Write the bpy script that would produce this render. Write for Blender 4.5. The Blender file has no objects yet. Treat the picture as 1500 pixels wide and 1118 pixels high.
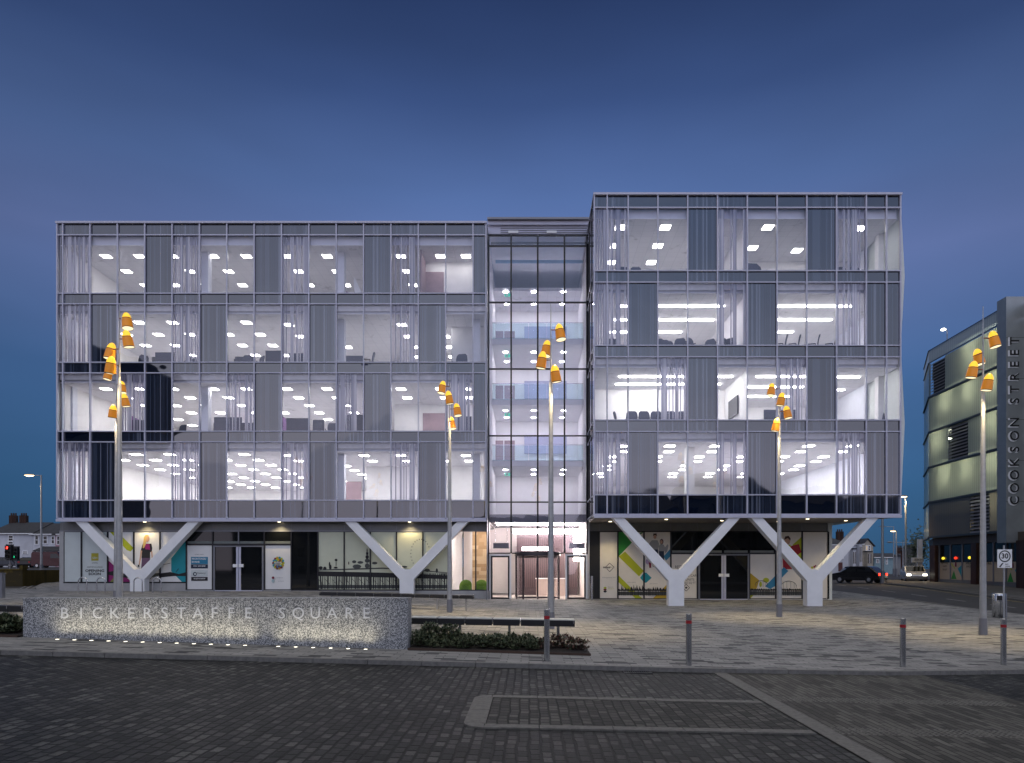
import bpy, math, random
from mathutils import Vector, Matrix
R = math.radians
random.seed(11)
C = bpy.context.scene.collection
sc = bpy.context.scene

# ------------------------------------------------------------------ camera
F = 1000.0; CX = 775.0; HY = 831.0; CZ = 2.0
cd = bpy.data.cameras.new("camera"); cam = bpy.data.objects.new("camera", cd); C.objects.link(cam)
cam.location = (0, 0, CZ); cam.rotation_euler = (R(90), 0, 0)
cd.sensor_width = 36; cd.lens = 24
cd.shift_x = (750-CX)/1500; cd.shift_y = (HY-559)/1500
cd.clip_start = 0.1; cd.clip_end = 2000
sc.camera = cam
# ------------------------------------------------------------------ sky, weak after-glow, exposure
w = bpy.data.worlds.new("World"); sc.world = w; w.use_nodes = True
nt = w.node_tree; nt.nodes.clear()
def wn(t, **k):
    n = nt.nodes.new(t)
    for a, v in k.items(): setattr(n, a, v)
    return n
out = wn("ShaderNodeOutputWorld"); bg = wn("ShaderNodeBackground"); nt.links.new(bg.outputs[0], out.inputs[0])
tc = wn("ShaderNodeTexCoord"); sx = wn("ShaderNodeSeparateXYZ"); nt.links.new(tc.outputs["Generated"], sx.inputs[0])
def ramp(stops, src):
    r = wn("ShaderNodeValToRGB"); e = r.color_ramp.elements
    while len(e) < len(stops): e.new(.5)
    for i, (p, c) in enumerate(stops): e[i].position = p; e[i].color = (*c, 1)
    nt.links.new(src, r.inputs[0]); return r
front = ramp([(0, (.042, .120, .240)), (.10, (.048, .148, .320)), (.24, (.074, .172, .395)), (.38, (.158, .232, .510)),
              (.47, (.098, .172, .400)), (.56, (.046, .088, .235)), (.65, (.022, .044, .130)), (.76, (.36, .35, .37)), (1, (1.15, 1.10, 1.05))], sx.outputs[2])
back = ramp([(0, (1.48, 1.32, 1.56)), (.10, (1.36, 1.32, 1.64)), (.28, (.98, 1.10, 1.50)), (.45, (.48, .64, 1.06)), (.7, (.98, .98, 1.02)), (1, (1.15, 1.10, 1.05))], sx.outputs[2])  # both ramps: unseen overhead stops are brightened to light the ground
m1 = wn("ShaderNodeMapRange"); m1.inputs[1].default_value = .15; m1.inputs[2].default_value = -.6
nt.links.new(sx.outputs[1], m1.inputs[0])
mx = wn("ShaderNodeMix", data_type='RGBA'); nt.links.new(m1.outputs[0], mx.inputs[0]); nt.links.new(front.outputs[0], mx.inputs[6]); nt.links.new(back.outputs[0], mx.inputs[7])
# darker towards the left end of the sky, faint streaky cloud
m2 = wn("ShaderNodeMapRange"); m2.inputs[1].default_value = -.62; m2.inputs[2].default_value = .05; m2.inputs[3].default_value = .62; m2.inputs[4].default_value = 1.0
nt.links.new(sx.outputs[0], m2.inputs[0])
mp = wn("ShaderNodeMapping"); mp.inputs[3].default_value = (1.2, 1, 4.0); nt.links.new(tc.outputs["Generated"], mp.inputs[0])
nz = wn("ShaderNodeTexNoise"); nz.inputs["Scale"].default_value = 1.6; nz.inputs["Detail"].default_value = 3; nt.links.new(mp.outputs[0], nz.inputs[0])
m3 = wn("ShaderNodeMapRange"); m3.inputs[1].default_value = .3; m3.inputs[2].default_value = .7; m3.inputs[3].default_value = .86; m3.inputs[4].default_value = 1.10
nt.links.new(nz.outputs[0], m3.inputs[0])
m4 = wn("ShaderNodeMapRange"); m4.inputs[1].default_value = .62; m4.inputs[2].default_value = .12; m4.inputs[3].default_value = .66; m4.inputs[4].default_value = 1.0
nt.links.new(sx.outputs[0], m4.inputs[0]); m5 = wn("ShaderNodeMath", operation='MULTIPLY'); nt.links.new(m2.outputs[0], m5.inputs[0]); nt.links.new(m4.outputs[0], m5.inputs[1])
mm = wn("ShaderNodeMath", operation='MULTIPLY'); nt.links.new(m5.outputs[0], mm.inputs[0]); nt.links.new(m3.outputs[0], mm.inputs[1])
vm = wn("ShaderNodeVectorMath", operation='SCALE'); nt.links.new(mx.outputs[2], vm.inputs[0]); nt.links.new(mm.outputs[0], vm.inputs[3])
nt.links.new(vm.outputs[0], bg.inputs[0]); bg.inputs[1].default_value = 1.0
sd = bpy.data.lights.new("sun", 'SUN'); sd.energy = 0.12; sd.angle = R(40); sd.color = (1, .88, .9)
so = bpy.data.objects.new("sun", sd); C.objects.link(so); so.rotation_euler = (R(62), 0, R(-25))
sc.view_settings.view_transform = 'Standard'; sc.view_settings.look = 'None'; sc.view_settings.exposure = 0; sc.view_settings.gamma = 1
cy = sc.cycles; cy.use_denoising = True; cy.max_bounces = 8; cy.diffuse_bounces = 5; cy.glossy_bounces = 3; cy.transmission_bounces = 4
cy.transparent_max_bounces = 16; cy.sample_clamp_indirect = 8.0; cy.caustics_reflective = False; cy.caustics_refractive = False
cy.use_light_tree = True

# ------------------------------------------------------------------ material helpers
class NT:
    def __init__(s, name):
        s.m = bpy.data.materials.new(name); s.m.use_nodes = True; s.t = s.m.node_tree; s.t.nodes.clear()
        s.o = s.t.nodes.new("ShaderNodeOutputMaterial")
    def n(s, t, ins=None, **k):
        n = s.t.nodes.new(t)
        for a, v in k.items(): setattr(n, a, v)
        for i, v in (ins or {}).items():
            if isinstance(v, bpy.types.NodeSocket): s.t.links.new(v, n.inputs[i])
            elif isinstance(v, tuple) and len(v) == 3 and n.inputs[i].type == 'RGBA': n.inputs[i].default_value = (*v, 1)
            else: n.inputs[i].default_value = v
        return n
    def math(s, op, a, b=0.0): return s.n("ShaderNodeMath", {0: a, 1: b}, operation=op).outputs[0]
    def ramp(s, src, stops, const=False):
        r = s.n("ShaderNodeValToRGB", {0: src}); e = r.color_ramp.elements
        if const: r.color_ramp.interpolation = 'CONSTANT'
        while len(e) < len(stops): e.new(.5)
        for i, (p, c) in enumerate(stops):
            e[i].position = p; e[i].color = (c, c, c, 1) if isinstance(c, (int, float)) else (*c, 1)
        return r.outputs[0]
    def mix(s, f, a, b): return s.n("ShaderNodeMix", {0: f, 6: a, 7: b}, data_type='RGBA').outputs[2]
    def end(s, sh): s.t.links.new(sh, s.o.inputs[0]); return s.m
def setp(p, **k):
    for a, v in k.items(): p.inputs[a].default_value = v
def plain(name, col, rough=.6, metal=0.0, var=.12, scale=3.0, bump=0.0, ior=1.5, emit=None, es=0.0):
    T = NT(name); g = T.n("ShaderNodeNewGeometry").outputs["Position"]
    no = T.n("ShaderNodeTexNoise", {"Vector": g, "Scale": scale, "Detail": 5.0, "Roughness": .6}).outputs[0]
    a = tuple(max(0, c*(1-var)) for c in col); b = tuple(min(1, c*(1+var)) for c in col)
    p = T.n("ShaderNodeBsdfPrincipled", {"Base Color": T.mix(T.ramp(no, [(.3, 0), (.7, 1)]), a, b)})
    setp(p, Roughness=rough, Metallic=metal, IOR=ior)
    if bump:
        b = T.n("ShaderNodeBump", {"Height": T.n("ShaderNodeTexNoise", {"Vector": g, "Scale": scale*12}).outputs[0], "Strength": bump, "Distance": .01})
        T.t.links.new(b.outputs[0], p.inputs["Normal"])
    if emit: p.inputs["Emission Color"].default_value = (*emit, 1); p.inputs["Emission Strength"].default_value = es
    return T.end(p.outputs[0])
def emis(name, col, s):
    T = NT(name); return T.end(T.n("ShaderNodeEmission", {0: col, 1: s}).outputs[0])
def barcode(T, cell=.075, seed=0.0):
    g = T.n("ShaderNodeNewGeometry").outputs["Position"]; sp = T.n("ShaderNodeSeparateXYZ", {0: g})
    u = T.math('ADD', T.math('ADD', sp.outputs[0], sp.outputs[1]), seed)
    return T.n("ShaderNodeTexWhiteNoise", {"W": T.math('FLOOR', T.math('DIVIDE', u, cell))}, noise_dimensions='1D').outputs[0]
def wavy(T, d=.006):
    g = T.n("ShaderNodeNewGeometry").outputs["Position"]
    return T.n("ShaderNodeBump", {"Height": T.n("ShaderNodeTexNoise", {"Vector": g, "Scale": .9, "Detail": 1.0}).outputs[0], "Strength": 1.0, "Distance": d}).outputs[0]
def fres(T, ior=1.5):
    bf = T.n("ShaderNodeNewGeometry").outputs["Backfacing"]
    return T.n("ShaderNodeFresnel", {0: T.n("ShaderNodeMapRange", {0: bf, 3: ior, 4: 1/ior}).outputs[0]}).outputs[0]
def glass(name, tint, refl=1.6, rough=0.0, ior=1.5):
    T = NT(name); fr = fres(T, ior)
    f = T.math('MINIMUM', T.math('MULTIPLY', fr, refl), 1.0)
    tr = T.n("ShaderNodeBsdfTransparent", {0: tint}); gl = T.n("ShaderNodeBsdfGlossy", {0: (.95, .95, 1.0), 1: rough}); T.t.links.new(wavy(T), gl.inputs['Normal'])
    return T.end(T.n("ShaderNodeMixShader", {0: f, 1: tr.outputs[0], 2: gl.outputs[0]}).outputs[0])
def frit():
    T = NT("fritted_glass"); v = barcode(T, .064)
    fr = T.math('MINIMUM', T.math('MULTIPLY', fres(T), 1.7), 1.0)
    tr = T.n("ShaderNodeBsdfTransparent", {0: (.80, .79, .86)})
    df = T.n("ShaderNodeBsdfPrincipled", {"Base Color": T.ramp(v, [(0, (.2, .2, .3)), (.46, (.17, .18, .26)), (.62, (.27, .27, .36)), (.85, (.46, .46, .54))], True)}); setp(df, Roughness=.3)
    tl = T.n("ShaderNodeBsdfTranslucent", {0: (.33, .32, .40)})
    dd = T.n("ShaderNodeMixShader", {0: .30, 1: df.outputs[0], 2: tl.outputs[0]})
    a = T.n("ShaderNodeMixShader", {0: T.ramp(v, [(0, 0.0), (.46, 1.0)], True), 1: tr.outputs[0], 2: dd.outputs[0]})
    gl = T.n("ShaderNodeBsdfGlossy", {0: (.95, .95, 1), 1: 0.0})
    return T.end(T.n("ShaderNodeMixShader", {0: fr, 1: a.outputs[0], 2: gl.outputs[0]}).outputs[0])
def striped():
    T = NT("striped_cladding"); v = barcode(T, .062, 3.3)
    col = T.ramp(v, [(0, (.010, .015, .030)), (.40, (.022, .030, .052)), (.70, (.040, .052, .082)), (.90, (.12, .138, .185))], True)
    p = T.n("ShaderNodeBsdfPrincipled", {"Base Color": col}); setp(p, Roughness=.04, IOR=2.0)
    T.t.links.new(wavy(T), p.inputs['Normal'])
    return T.end(p.outputs[0])
def bricks(name, w_, h_, stops, mortar, rot=0.0, rough=.8, msize=.012, off=.5, mot=.25, bump=.5, blotch=.3, mcol=.5, squash=1.0, lift=1.0):
    T = NT(name); g = T.n("ShaderNodeNewGeometry").outputs["Position"]
    ns = T.n("ShaderNodeTexNoise", {"Vector": g, "Scale": 2.2, "Detail": 2.0})
    wob = T.n("ShaderNodeVectorMath", {0: T.n("ShaderNodeVectorMath", {0: ns.outputs[1], 1: (.5, .5, .5)}, operation='SUBTRACT').outputs[0], 3: .05}, operation='SCALE').outputs[0]
    vec = T.n("ShaderNodeVectorMath", {0: g, 1: wob}, operation='ADD').outputs[0]
    mp = T.n("ShaderNodeMapping", {0: vec}); mp.inputs[2].default_value = (0, 0, rot)
    b = T.n("ShaderNodeTexBrick", {"Vector": mp.outputs[0], "Color1": (0, 0, 0), "Color2": (1, 1, 1), "Mortar": (mcol, mcol, mcol), "Scale": 1.0, "Mortar Size": msize, "Mortar Smooth": .6, "Bias": 0.0, "Brick Width": w_, "Row Height": h_})
    b.offset = off; b.squash = squash; b.squash_frequency = 3
    col = T.ramp(b.outputs[0], stops)
    n2 = T.n("ShaderNodeTexNoise", {"Vector": g, "Scale": 38.0, "Detail": 4.0, "Roughness": .7}).outputs[0]
    n3 = T.n("ShaderNodeTexNoise", {"Vector": g, "Scale": .55, "Detail": 5.0, "Roughness": .65}).outputs[0]
    n4 = T.n("ShaderNodeTexNoise", {"Vector": g, "Scale": .8, "Detail": 6.0, "Roughness": .75, "Distortion": .6}).outputs[0]
    st_ = T.ramp(n4, [(.28, .55), (.40, 1), (.60, 1), (.70, .72)])
    mul = T.math('MULTIPLY', st_, T.math('MULTIPLY', T.ramp(n2, [(.25, 1-mot), (.75, 1+0*mot)]), T.ramp(n3, [(.3, 1-blotch), (.7, 1.0)])))
    c2 = T.n("ShaderNodeVectorMath", {0: col, 3: T.math('MULTIPLY', mul, lift)}, operation='SCALE').outputs[0]
    fin = T.mix(b.outputs[1], c2, mortar)
    p = T.n("ShaderNodeBsdfPrincipled", {"Base Color": fin}); setp(p, Roughness=rough); p.inputs["Specular IOR Level"].default_value = .22
    hh = T.math('ADD', T.math('MULTIPLY', b.outputs[1], -1.0), T.math('MULTIPLY', n2, .25))
    bu = T.n("ShaderNodeBump", {"Height": hh, "Strength": bump, "Distance": .012}); T.t.links.new(bu.outputs[0], p.inputs["Normal"])
    return T.end(p.outputs[0])

M = {}
M['clear'] = glass("window_glass", (.93, .93, .95), 1.9)
M['atrium'] = glass("atrium_glass", (.86, .86, .95), 2.4)
M['shop'] = glass("shop_glass", (.9, .9, .9), 1.8)
M['teal'] = glass("teal_balustrade_glass", (.62, .80, .85), 1.2)
M['frit'] = frit(); M['stripe'] = striped()
M["pane"] = plain("dark_spandrel_glass", (.003, .006, .016), .02, ior=2.05, var=.05); _b = M["pane"].node_tree; _w = NT.__new__(NT); _w.t = _b; _b.links.new(wavy(_w), [q for q in _b.nodes if q.type == "BSDF_PRINCIPLED"][0].inputs["Normal"])
M['mull'] = plain("lavender_aluminium", (.50, .51, .62), .4, .0, var=.05)
M['blackm'] = plain("black_metal", (.012, .012, .016), .35, .2)
M['greym'] = plain("grey_metal_cladding", (.20, .205, .23), .45, .3, var=.08, scale=.6)
M['fascia'] = plain("brushed_fascia_panel", (.16, .165, .165), .4, .3, var=.1, scale=1.2)
M['soffit'] = plain("soffit_panel", (.22, .20, .18), .55, .1, var=.12, scale=.8)
M['white'] = plain("white_painted_steel", (.82, .83, .84), .5, var=.05, scale=1.5)
M['sidew'] = plain("white_folded_panel", (.62, .66, .64), .5, var=.05)
M['plinth'] = plain("pale_stone_plinth", (.36, .36, .36), .6, var=.1)
M['inwall'] = plain("interior_white_paint", (.84, .83, .84), .8, var=.03)
M['ceil'] = bricks("ceiling_tiles", .6, .6, [(0, (.78, .77, .80)), (1, (.82, .81, .84))], (.60, .60, .64), rough=.9, msize=.012, off=0, mot=.05, bump=.1, blotch=.03)
M['bulk'] = plain("blue_grey_bulkhead", (.72, .74, .82), .8, var=.04)
M['carpet'] = plain("office_carpet", (.60, .59, .61), .95)
M['pinkdoor'] = plain("mauve_timber_door", (.30, .20, .23), .6)
M['navy'] = plain("navy_fabric", (.022, .028, .065), .8)
M['steel'] = plain("brushed_steel", (.55, .56, .57), .24, 1.0, var=.08, scale=9)
M['galv'] = plain("galvanised_pole", (.40, .41, .42), .42, .55, var=.12, scale=6)
M['blk'] = plain("black_slats", (.010, .010, .011), .45, var=.3)
M['red'] = plain("red_reflective_band", (.35, .01, .015), .4)
M['kerb'] = plain("granite_kerb", (.17, .165, .155), .75, var=.25, scale=12, bump=.3)
M['kerb2'] = plain("pale_granite_edging", (.135, .13, .118), .8, var=.3, scale=14, bump=.4)
M['asphalt'] = plain("asphalt", (.030, .028, .028), .75, var=.35, scale=1.1, bump=.4)
M['paint'] = plain("road_paint", (.30, .30, .29), .6, var=.3, scale=8)
M['ypaint'] = plain("yellow_road_paint", (.32, .26, .10), .6, var=.3, scale=8)
M['soil'] = plain("dark_soil", (.016, .011, .008), .95, var=.5, scale=25, bump=.8)
M['leaf'] = plain("dark_green_leaf", (.040, .062, .030), .5, var=.5, scale=14)
M['leaf2'] = plain("red_brown_leaf", (.090, .035, .025), .6, var=.5, scale=14)
M['twig'] = plain("twig", (.05, .035, .025), .8)
M['plaza'] = bricks("plaza_pavers", .42, .16, [(0, (.060, .060, .066)), (.13, (.10, .10, .105)), (.22, (.27, .268, .262)), (.6, (.335, .33, .318)), (1, (.41, .40, .38))], (.085, .085, .083), rough=.72, msize=.013, off=.37, mot=.30, blotch=.22, bump=.5)
M['setts'] = bricks("dark_granite_setts", .19, .125, [(0, (.018, .020, .021)), (.35, (.046, .048, .048)), (.7, (.088, .090, .086)), (1, (.19, .19, .178))], (.004, .004, .004), rot=R(90), rough=.62, msize=.021, off=.43, mot=.72, blotch=.62, bump=1.0)
M['setts2'] = bricks("island_setts", .16, .13, [(0, (.03, .03, .028)), (.5, (.064, .063, .057)), (1, (.14, .137, .122))], (.010, .010, .009), rot=R(90), rough=.7, msize=.016, off=.5, mot=.5, blotch=.3, bump=.9)
M['cross'] = bricks("crossing_pavers", .40, .10, [(0, (.060, .058, .051)), (.5, (.115, .110, .096)), (1, (.175, .168, .148))], (.012, .012, .010), rot=R(90), rough=.75, msize=.010, off=.5, mot=.35, blotch=.35, bump=.7)
M['farpave'] = bricks("far_pavement", .6, .45, [(0, (.09, .088, .085)), (1, (.13, .125, .12))], (.05, .05, .05), rough=.8, msize=.01)
M['timber'] = bricks("timber_tile_wall", .9, .3, [(0, (.42, .27, .14)), (1, (.62, .45, .28))], (.3, .2, .1), rough=.6, msize=.004, off=.4, mot=.1, blotch=.1)
def granite():
    T = NT("speckled_granite"); g = T.n("ShaderNodeNewGeometry").outputs["Position"]
    v = T.n("ShaderNodeTexNoise", {"Vector": g, "Scale": 52.0, "Detail": 2.0, "Roughness": .7}).outputs[0]
    v2 = T.n("ShaderNodeTexVoronoi", {"Vector": g, "Scale": 60.0}).outputs[1]
    col = T.mix(T.n("ShaderNodeSeparateColor", {0: v2}).outputs[0], T.ramp(v, [(.42, .02), (.50, .20), (.60, .55)]), T.ramp(v, [(.40, .05), (.52, .30), (.62, .68)]))
    col = T.mix(.12, col, (.30, .36, .45))
    p = T.n("ShaderNodeBsdfPrincipled", {"Base Color": col}); setp(p, Roughness=.6)
    return T.end(p.outputs[0])
M['granite'] = granite()
def col(name, c, r=.6, v=.04):
    if name not in M: M[name] = plain(name, c, r, var=v, scale=2)
    return M[name]
def light(name, kind, loc, energy, color=(1, .85, .62), size=.05, cone=120, blend=.6, rot=(0, 0, 0), parent=None):
    l = bpy.data.lights.new(name, kind); l.energy = energy; l.color = color
    if kind in ('SPOT', 'POINT'): l.shadow_soft_size = size
    if kind == 'SPOT': l.spot_size = R(cone); l.spot_blend = blend
    o = bpy.data.objects.new(name, l); C.objects.link(o); o.location = loc; o.rotation_euler = rot
    if parent: o.parent = parent; o.location = Vector(loc)-parent.location
    return o
# ------------------------------------------------------------------ mesh helpers
class MB:
    def __init__(s, org=(0, 0, 0)): s.v = []; s.f = []; s.m = []; s.mats = []; s.org = Vector(org); s.sm = []
    def mi(s, m):
        if m not in s.mats: s.mats.append(m)
        return s.mats.index(m)
    def add(s, vs, fs, m, smooth=False):
        b = len(s.v); s.v += [Vector(v) for v in vs]; k = s.mi(m)
        for f in fs: s.f.append([b+i for i in f]); s.m.append(k); s.sm.append(smooth)
        return s
    def box(s, x0, x1, y0, y1, z0, z1, m):
        return s.add([(x0, y0, z0), (x1, y0, z0), (x1, y1, z0), (x0, y1, z0), (x0, y0, z1), (x1, y0, z1), (x1, y1, z1), (x0, y1, z1)],
              [(0, 1, 5, 4), (1, 2, 6, 5), (2, 3, 7, 6), (3, 0, 4, 7), (4, 5, 6, 7), (3, 2, 1, 0)], m)
    def prism(s, pts, y0, y1, m):   # pts in xz, extruded along y
        n = len(pts); return s.add([(x, y0, z) for x, z in pts]+[(x, y1, z) for x, z in pts],
              [tuple(range(n)), tuple(range(2*n-1, n-1, -1))]+[(i, i+n, (i+1) % n+n, (i+1) % n) for i in range(n)], m)
    def slab(s, pts, z0, z1, m):    # pts in xy
        n = len(pts); return s.add([(x, y, z0) for x, y in pts]+[(x, y, z1) for x, y in pts],
              [tuple(range(n-1, -1, -1)), tuple(range(n, 2*n))]+[(i, (i+1) % n, (i+1) % n+n, i+n) for i in range(n)], m)
    def poly(s, pts, m): return s.add(pts, [tuple(range(len(pts)))], m)
    def tube(s, a, b, r0, r1, m, n=10, cap=True):
        a = Vector(a); b = Vector(b); d = (b-a).normalized(); u = d.orthogonal().normalized(); v = d.cross(u)
        vs = [a+(u*math.cos(2*math.pi*i/n)+v*math.sin(2*math.pi*i/n))*r0 for i in range(n)]+[b+(u*math.cos(2*math.pi*i/n)+v*math.sin(2*math.pi*i/n))*r1 for i in range(n)]
        s.add(vs, [(i, (i+1) % n, (i+1) % n+n, i+n) for i in range(n)], m, True)
        if cap: s.add(vs[:n], [tuple(range(n-1, -1, -1))], m); s.add(vs[n:], [tuple(range(n))], m)
        return s
    def path(s, pts, r, m, n=8):
        for a, b in zip(pts[:-1], pts[1:]): s.tube(a, b, r, r, m, n)
        return s
    def lathe(s, prof, c, m, n=20, mat=None):   # prof [(r,z)]
        vs = []; c = Vector(c)
        for r, z in prof:
            for i in range(n):
                p = Vector((r*math.cos(2*math.pi*i/n), r*math.sin(2*math.pi*i/n), z))
                vs.append((mat @ p if mat else p)+c)
        fs = [(j*n+i, j*n+(i+1) % n, (j+1)*n+(i+1) % n, (j+1)*n+i) for j in range(len(prof)-1) for i in range(n)]
        return s.add(vs, fs, m, True)
    def text(s, t, x, y, z, size, m, rot=(R(90), 0, 0), align='CENTER', ext=.004, bold=0.0, sx=1.0, space=1.0):
        cu = bpy.data.curves.new("t", 'FONT'); cu.body = t; cu.size = size; cu.extrude = ext; cu.align_x = align; cu.align_y = 'CENTER'; cu.offset = bold; cu.space_character = space
        cu.resolution_u = 3
        o = bpy.data.objects.new("t", cu); C.objects.link(o); dg = bpy.context.evaluated_depsgraph_get(); dg.update()
        me = bpy.data.meshes.new_from_object(o.evaluated_get(dg))
        from mathutils import Euler
        mt = Matrix.Translation((x, y, z)) @ Euler(rot).to_matrix().to_4x4() @ Matrix.Diagonal((sx, 1, 1, 1))
        s.add([mt @ v.co for v in me.vertices], [tuple(p.vertices) for p in me.polygons], m)
        bpy.data.objects.remove(o); bpy.data.curves.remove(cu); bpy.data.meshes.remove(me); return s
    def build(s, name, parent=None):
        o0 = Vector(parent.matrix_world.translation) if parent and parent.get('_w') is None else Vector((0, 0, 0))
        org = s.org
        me = bpy.data.meshes.new(name); me.from_pydata([v-org for v in s.v], [], s.f)
        for m in s.mats: me.materials.append(m)
        me.polygons.foreach_set("material_index", s.m); me.polygons.foreach_set("use_smooth", s.sm); me.update()
        o = bpy.data.objects.new(name, me); C.objects.link(o)
        o.location = org
        if parent: o.parent = parent; o.location = org-wpos(parent)
        return o
def wpos(o):
    p = Vector(o.location)
    while o.parent: o = o.parent; p += Vector(o.location)
    return p
def tag(o, label=None, cat=None, group=None, kind=None):
    for k, v in (('label', label), ('category', cat), ('group', group), ('kind', kind)):
        if v: o[k] = v
    return o
def thing(name, loc, label, cat, group=None):
    o = bpy.data.objects.new(name, None); C.objects.link(o); o.location = loc; o.empty_display_size = .2
    return tag(o, label, cat, group)
NTH = ["first", "second", "third", "fourth", "fifth", "sixth", "seventh", "eighth", "ninth", "tenth", "eleventh", "twelfth", "thirteenth", "fourteenth", "fifteenth"]
def copy_tree(o, parent=None):
    c = o.copy(); C.objects.link(c)
    if parent: c.parent = parent
    for ch in list(o.children):
        copy_tree(ch, c)
    return c
def P(px, py, D): return ((px-CX)*D/F, D, CZ+(HY-py)*D/F)
def X(px, D): return (px-CX)*D/F
def Z(py, D): return CZ+(HY-py)*D/F

# ------------------------------------------------------------------ terrain
KX = [-120, -45, -24, -11, -8, -2.3, .5, 7, 15, 22, 30, 60, 140]
def lin(x): return -1.82-.032*max(-30, min(30, x))
KD = [14, 20, 27, 34, 38.5, 50, 59, 80, 110, 500]
KZ = {14: [lin(x) for x in KX],
 20: [-1.2, -1.2, -1.30, -1.46, -1.55, -1.78, -1.83, -1.95, -2.06, -2.2, -2.3, -2.3, -2.3],
 27: [-1.2, -1.2, -1.36, -1.44, -1.50, -1.80, -1.84, -1.91, -1.98, -2.1, -2.15, -2.2, -2.2],
 34: [-1.2, -1.2, -1.30, -1.36, -1.40, -1.78, -1.82, -1.98, -2.0, -1.98, -1.9, -1.9, -1.9],
 38.5: [-1.2, -1.2, -1.33, -1.34, -1.36, -1.80, -1.81, -1.86, -1.86, -1.86, -1.75, -1.7, -1.7],
 50: [-.85, -.85, -1.0, -1.1, -1.1, -1.5, -1.6, -1.7, -1.7, -1.68, -1.33, -1.3, -1.3],
 59: [-.6, -.6, -.7, -.8, -.9, -1.2, -1.3, -1.4, -1.4, -1.4, -1.24, -1.2, -1.2],
 80: [-.1, -.1, -.2, -.4, -.5, -.8, -1., -1.1, -1.2, -1.2, -1.2, -1.2, -1.2],
 110: [.2, .2, .1, -.1, -.3, -.6, -.9, -1.1, -1.2, -1.2, -1.2, -1.2, -1.2],
 500: [.2, .2, .1, -.1, -.3, -.6, -.9, -1.1, -1.2, -1.2, -1.2, -1.2, -1.2]}
def interp(ks, vs, x):
    if x <= ks[0]: return vs[0]
    for i in range(len(ks)-1):
        if x <= ks[i+1]:
            t = (x-ks[i])/(ks[i+1]-ks[i]); return vs[i]*(1-t)+vs[i+1]*t
    return vs[-1]
def gz(x, y):
    if y <= 14: return CZ+lin(x)
    return CZ+interp(KD, [interp(KX, KZ[d], x) for d in KD], y)
def DK(x): return interp([-60, -9.6, 2.9, 7.0, 10.3, 40], [10.3, 12.40, 12.93, 13.35, 14.24, 20], x)
def frange(a, b, n): return [a+(b-a)*i/n for i in range(n+1)]
def sheet(name, xs, yf0, yf1, ny, dz, mat, label=None):
    mb = MB(); n = ny+1
    vs = [(x, yf0(x)+(yf1(x)-yf0(x))*j/ny, 0) for x in xs for j in range(n)]
    vs = [(x, y, gz(x, y)+dz) for x, y, _ in vs]
    fs = [(i*n+j, (i+1)*n+j, (i+1)*n+j+1, i*n+j+1) for i in range(len(xs)-1) for j in range(ny)]
    mb.add(vs, fs, mat); o = mb.build(name); tag(o, label=label, kind='structure'); return o
gx = sorted(set(KX+frange(-120, -50, 7)+frange(-50, 50, 50)+frange(50, 140, 9)+[-600, 600]))
gy = sorted(set([-150, -60, -20, 0, 5, 10]+KD+frange(12, 110, 60)+[150, 220, 300]))
mb = MB(); n = len(gy)
mb.add([(x, y, gz(x, y)-.13) for x in gx for y in gy], [(i*n+j, (i+1)*n+j, (i+1)*n+j+1, i*n+j+1) for i in range(len(gx)-1) for j in range(n-1)], M['asphalt'])
tag(mb.build("ground"), kind='structure')
XS = sorted(set(frange(-60, 21.3, 80)+[k for k in KX if -60 < k < 21.3]+[3.45, 7.85]))
sheet("plaza_paving", XS, lambda x: DK(x)+.16, lambda x: 40, 70, 0, M['plaza'])
sheet("pavement", frange(-41, -24, 14), lambda x: max(40.002, 38-(x+28)*22/13), lambda x: 76, 30, 0, M['plaza'])
sheet("pavement", frange(17.6, 21.8, 4), lambda x: 40.002, lambda x: 51, 10, 0, M['plaza'])
sheet("setts_road", sorted(set(frange(-60, 3.495, 60))), lambda x: -15, lambda x: DK(x)-.002, 24, -.08, M['setts'])
sheet("setts_road", frange(7.85, 40, 20), lambda x: -15, lambda x: DK(x)-.002, 24, -.08, M['setts'])
sheet("crossing_paving", frange(3.75, 7.85, 6), lambda x: -15, lambda x: DK(x)-.002, 24, -.076, M['cross'])
for a, b in ((3.50, 3.75),):
    sheet("edging_strip", [a, b], lambda x: -15, lambda x: DK(x)-.002, 20, -.07, M['kerb2'])
# tactile rows in the crossing
for y0 in (8.25, 10.3):
    mb = MB(); 
    for i in range(48):
        for j in range(5):
            x = 3.80+i*.078; y = y0+j*.075+(x-3.7)*.05; z = gz(x, y)-.074
            mb.add([(x-.022, y-.022, z), (x+.022, y-.022, z), (x+.022, y+.022, z), (x-.022, y+.022, z), (x, y, z+.014)], [(0, 1, 4), (1, 2, 4), (2, 3, 4), (3, 0, 4)], M['kerb2'])
    tag(mb.build("tactile_paving"), kind='structure')
# kerb stones
def kerb(name, pts, wd, top, bot, mat, seg=.9):
    mb = MB()
    for (x0, y0), (x1, y1) in zip(pts[:-1], pts[1:]):
        L = math.hypot(x1-x0, y1-y0); k = max(1, int(L/seg)); ux, uy = (x1-x0)/L, (y1-y0)/L; nx, ny = -uy*wd, ux*wd
        for i in range(k):
            a = L*i/k+.006; b = L*(i+1)/k-.006
            q = [(x0+ux*a, y0+uy*a), (x0+ux*b, y0+uy*b), (x0+ux*b+nx, y0+uy*b+ny), (x0+ux*a+nx, y0+uy*a+ny)]
            vs = [(x, y, gz(x, y)+bot) for x, y in q]+[(x, y, gz(x, y)+top) for x, y in q]
            mb.add(vs, [(0, 1, 5, 4), (1, 2, 6, 5), (2, 3, 7, 6), (3, 0, 4, 7), (4, 5, 6, 7)], mat)
    return tag(mb.build(name), kind='structure')
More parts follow.
